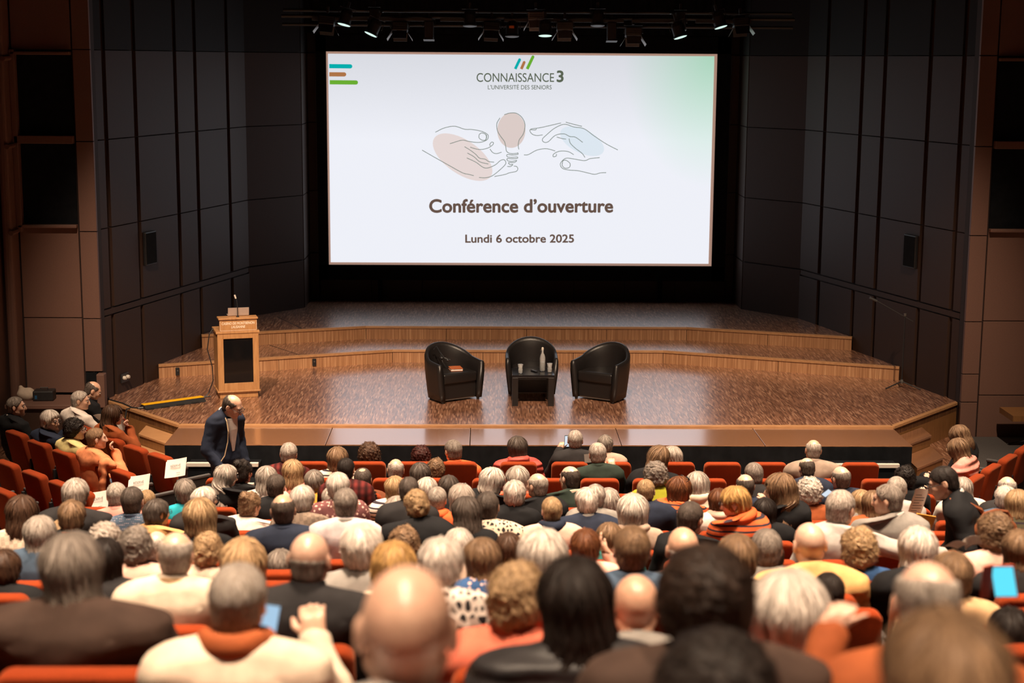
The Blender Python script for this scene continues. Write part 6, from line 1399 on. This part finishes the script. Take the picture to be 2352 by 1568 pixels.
# 'reserved' sheets hung on the side-block seats
for (x, y, z, tl), lab in (((-4.16, 17.26, 1.10, -0.24), 'white RESERVE sheet on the end seat of the first side row'), ((-4.42, 16.55, 1.10, -0.24), 'white RESERVE sheet on the end seat of the second side row'), ((-4.70, 15.90, 1.10, -0.26), 'white RESERVE sheet on a seat of the third side row')):
    r = sheet('reserved_sign', (x, y, z), (-0.5, tl, -radians(26)), 0.29, 0.21, lab, 'sign', 0.012)
    t = text_mesh('lettering', 'R\u00c9SERV\u00c9', 0.036, M_INK, r, width=0.14, fat=0.0006); t.rotation_euler = (pi/2, 0, 0); t.location = (0.0, -0.004, 0.02)
    MB().box((0.02, -0.002, -0.065), (0.07, -0.001, -0.061)).build('small_print', M_INK, r)
gadget('smartphone', (0.235, 17.72, 1.30), (0.25, 0, 0.1), 0.075, 0.15, 'glowing white phone held up in the front row', 'phone')
sheet('leaflet', (0.415, 16.93, 1.30), (0.1, -0.1, 0.0), 0.075, 0.10, 'small white leaflet held up in the second row', fold=0.0)
gadget('smartphone', (-1.442, 4.92, 3.80), (0.1, 0.18, 0.1), 0.072, 0.14, 'phone with pale blue screen beside the cream sweater', 'phone', emit('phone_screen_blue', (0.45, 0.68, 0.9), 0.9))
gadget('smartphone', (2.0, 12.2, 2.22), (0.6, 0.6, 0.2), 0.05, 0.09, 'small lit phone held right of the rust-red top', 'phone')
gadget('smartphone', (1.15, 5.5, 3.745), (0.25, -0.16, -0.45), 0.085, 0.135, 'phone with bright cyan screen and red cover at the right edge', 'phone', M_CYAN, plain('red_case', (0.5, 0.06, 0.02), 0.5))
MBr = empty('phone_cover', (1.095, 5.50, 3.745), 0, 'red folding cover beside the cyan phone', 'phone cover'); MBr.rotation_euler = (0.2, -0.1, 0.3); MB().box((-0.03, 0, -0.07), (0.012, 0.006, 0.07)).build('cover_flap', plain('red_case', (0.5, 0.06, 0.02), 0.5), MBr, bevel=0.002)
sheet('newspaper', (2.80, 12.45, 2.06), (0.2, 0.15, 0.5), 0.15, 0.26, 'folded newspaper held in front of the person in black suit', lines=8)
MBf = empty('folder', (2.80, 12.3, 1.90), 0, 'yellow folder under the newspaper by the black suit', 'folder'); MBf.rotation_euler = (0.2, 0.25, 0.4); MB().box((-0.10, 0, -0.15), (0.10, 0.012, 0.12)).build('folder_cover', plain('folder_yellow', (0.72, 0.30, 0.04), 0.7), MBf, bevel=0.003)
sheet('programme', (2.03, 8.95, 2.80), (1.0, 0.1, 0.2), 0.11, 0.12, 'left white page of an open programme near the cream blouse', fold=0.015)
sheet('programme', (2.14, 8.95, 2.82), (0.8, -0.35, -0.2), 0.10, 0.12, 'right white page of an open programme near the cream blouse', fold=0.015)
sheet('leaflet', (-5.07, 18.75, 1.24), (0.2, -0.5, -0.4), 0.15, 0.13, 'white red-edged leaflet held by the person in rust', edge=True)
sheet('leaflet', (-5.50, 19.42, 1.18), (0.8, -0.2, -0.5), 0.14, 0.12, 'white sheet held by the person in the white shirt', fold=0.01)
gadget('smartphone', (-6.056, 18.58, 1.15), (0.9, 0.5, -0.6), 0.075, 0.14, 'phone held in front of the navy jacket, left side block', 'phone', emit('phone_dim', (0.10, 0.12, 0.18), 0.6), plain('pale_case', (0.55, 0.5, 0.46), 0.5))
gadget('smartphone', (4.33, 17.2, 0.98), (1.0, 0.3, 0.9), 0.072, 0.14, 'lit phone held beside the pink puffer jacket', 'phone')
# bag on the left ledge, jacket sleeve over a seat, handbag in the right aisle
def blob_thing(name, fn, lo, hi, h, mat, loc, rz, lab, cat, part, amp=0.006, fr=40):
    P, Q = surface(fn, lo, hi, h); P = P+normals(P, Q)*(amp*waves(P, fr, 3))[:, None]
    r = empty(name, loc, rz, lab, cat); link(part, reg_mesh(part, P, Q, mat), None, r); return r
blob_thing('cloth_bag', lambda x, y, z: smin(sd_ell(x, y, z, (0, 0, 0.07), (0.13, 0.09, 0.09)), sd_cone(x, y, z, (-0.07, 0, 0.10), (-0.08, 0, 0.17), 0.06, 0.03), 0.05), (-0.22, -0.16, -0.04), (0.22, 0.16, 0.26), 0.012, plain('canvas_cream', (0.55, 0.45, 0.36), 0.9), (-7.10, 21.85, 0.885), 0.2, 'cream cloth bag on the ledge at the left wall', 'bag', 'bag_body')
blob_thing('hung_jacket', lambda x, y, z: smin(sd_cone(x, y, z, (0, 0, 0.02), (0.02, -0.03, -0.30), 0.055, 0.045, 0.7), sd_cone(x, y, z, (-0.12, 0.05, 0.03), (0.12, 0.05, 0.03), 0.05, 0.05, 0.8), 0.04), (-0.22, -0.12, -0.40), (0.22, 0.14, 0.14), 0.011, mat_objcolor('cloth'), (-4.90, 16.98, 1.19), LZ, 'peach jacket draped over a side-block seat with a dangling sleeve', 'jacket', 'sleeve', 0.007, 55)
for o in bpy.data.objects:
    if o.name.startswith('hung_jacket'):
        for c in o.children: c.color = (*CLO['peach'], 1)
hb = blob_thing('handbag', lambda x, y, z: sd_ell(x, y, z, (0, 0, 0), (0.20, 0.10, 0.13)), (-0.24, -0.14, -0.17), (0.24, 0.14, 0.17), 0.014, plain('tan_leather', (0.20, 0.060, 0.022), 0.5), (3.20, 11.72, 2.05), 0.3, 'brown leather handbag hanging behind the black suit', 'bag', 'bag_body', 0.006, 30)
MB().tube([(-0.15, 0, 0.08), (-0.10, 0.0, 0.15), (0.0, 0, 0.17), (0.10, 0, 0.15), (0.15, 0, 0.08)], 0.014, 6).build('handle', plain('tan_leather', (0.20, 0.060, 0.022), 0.5), hb)
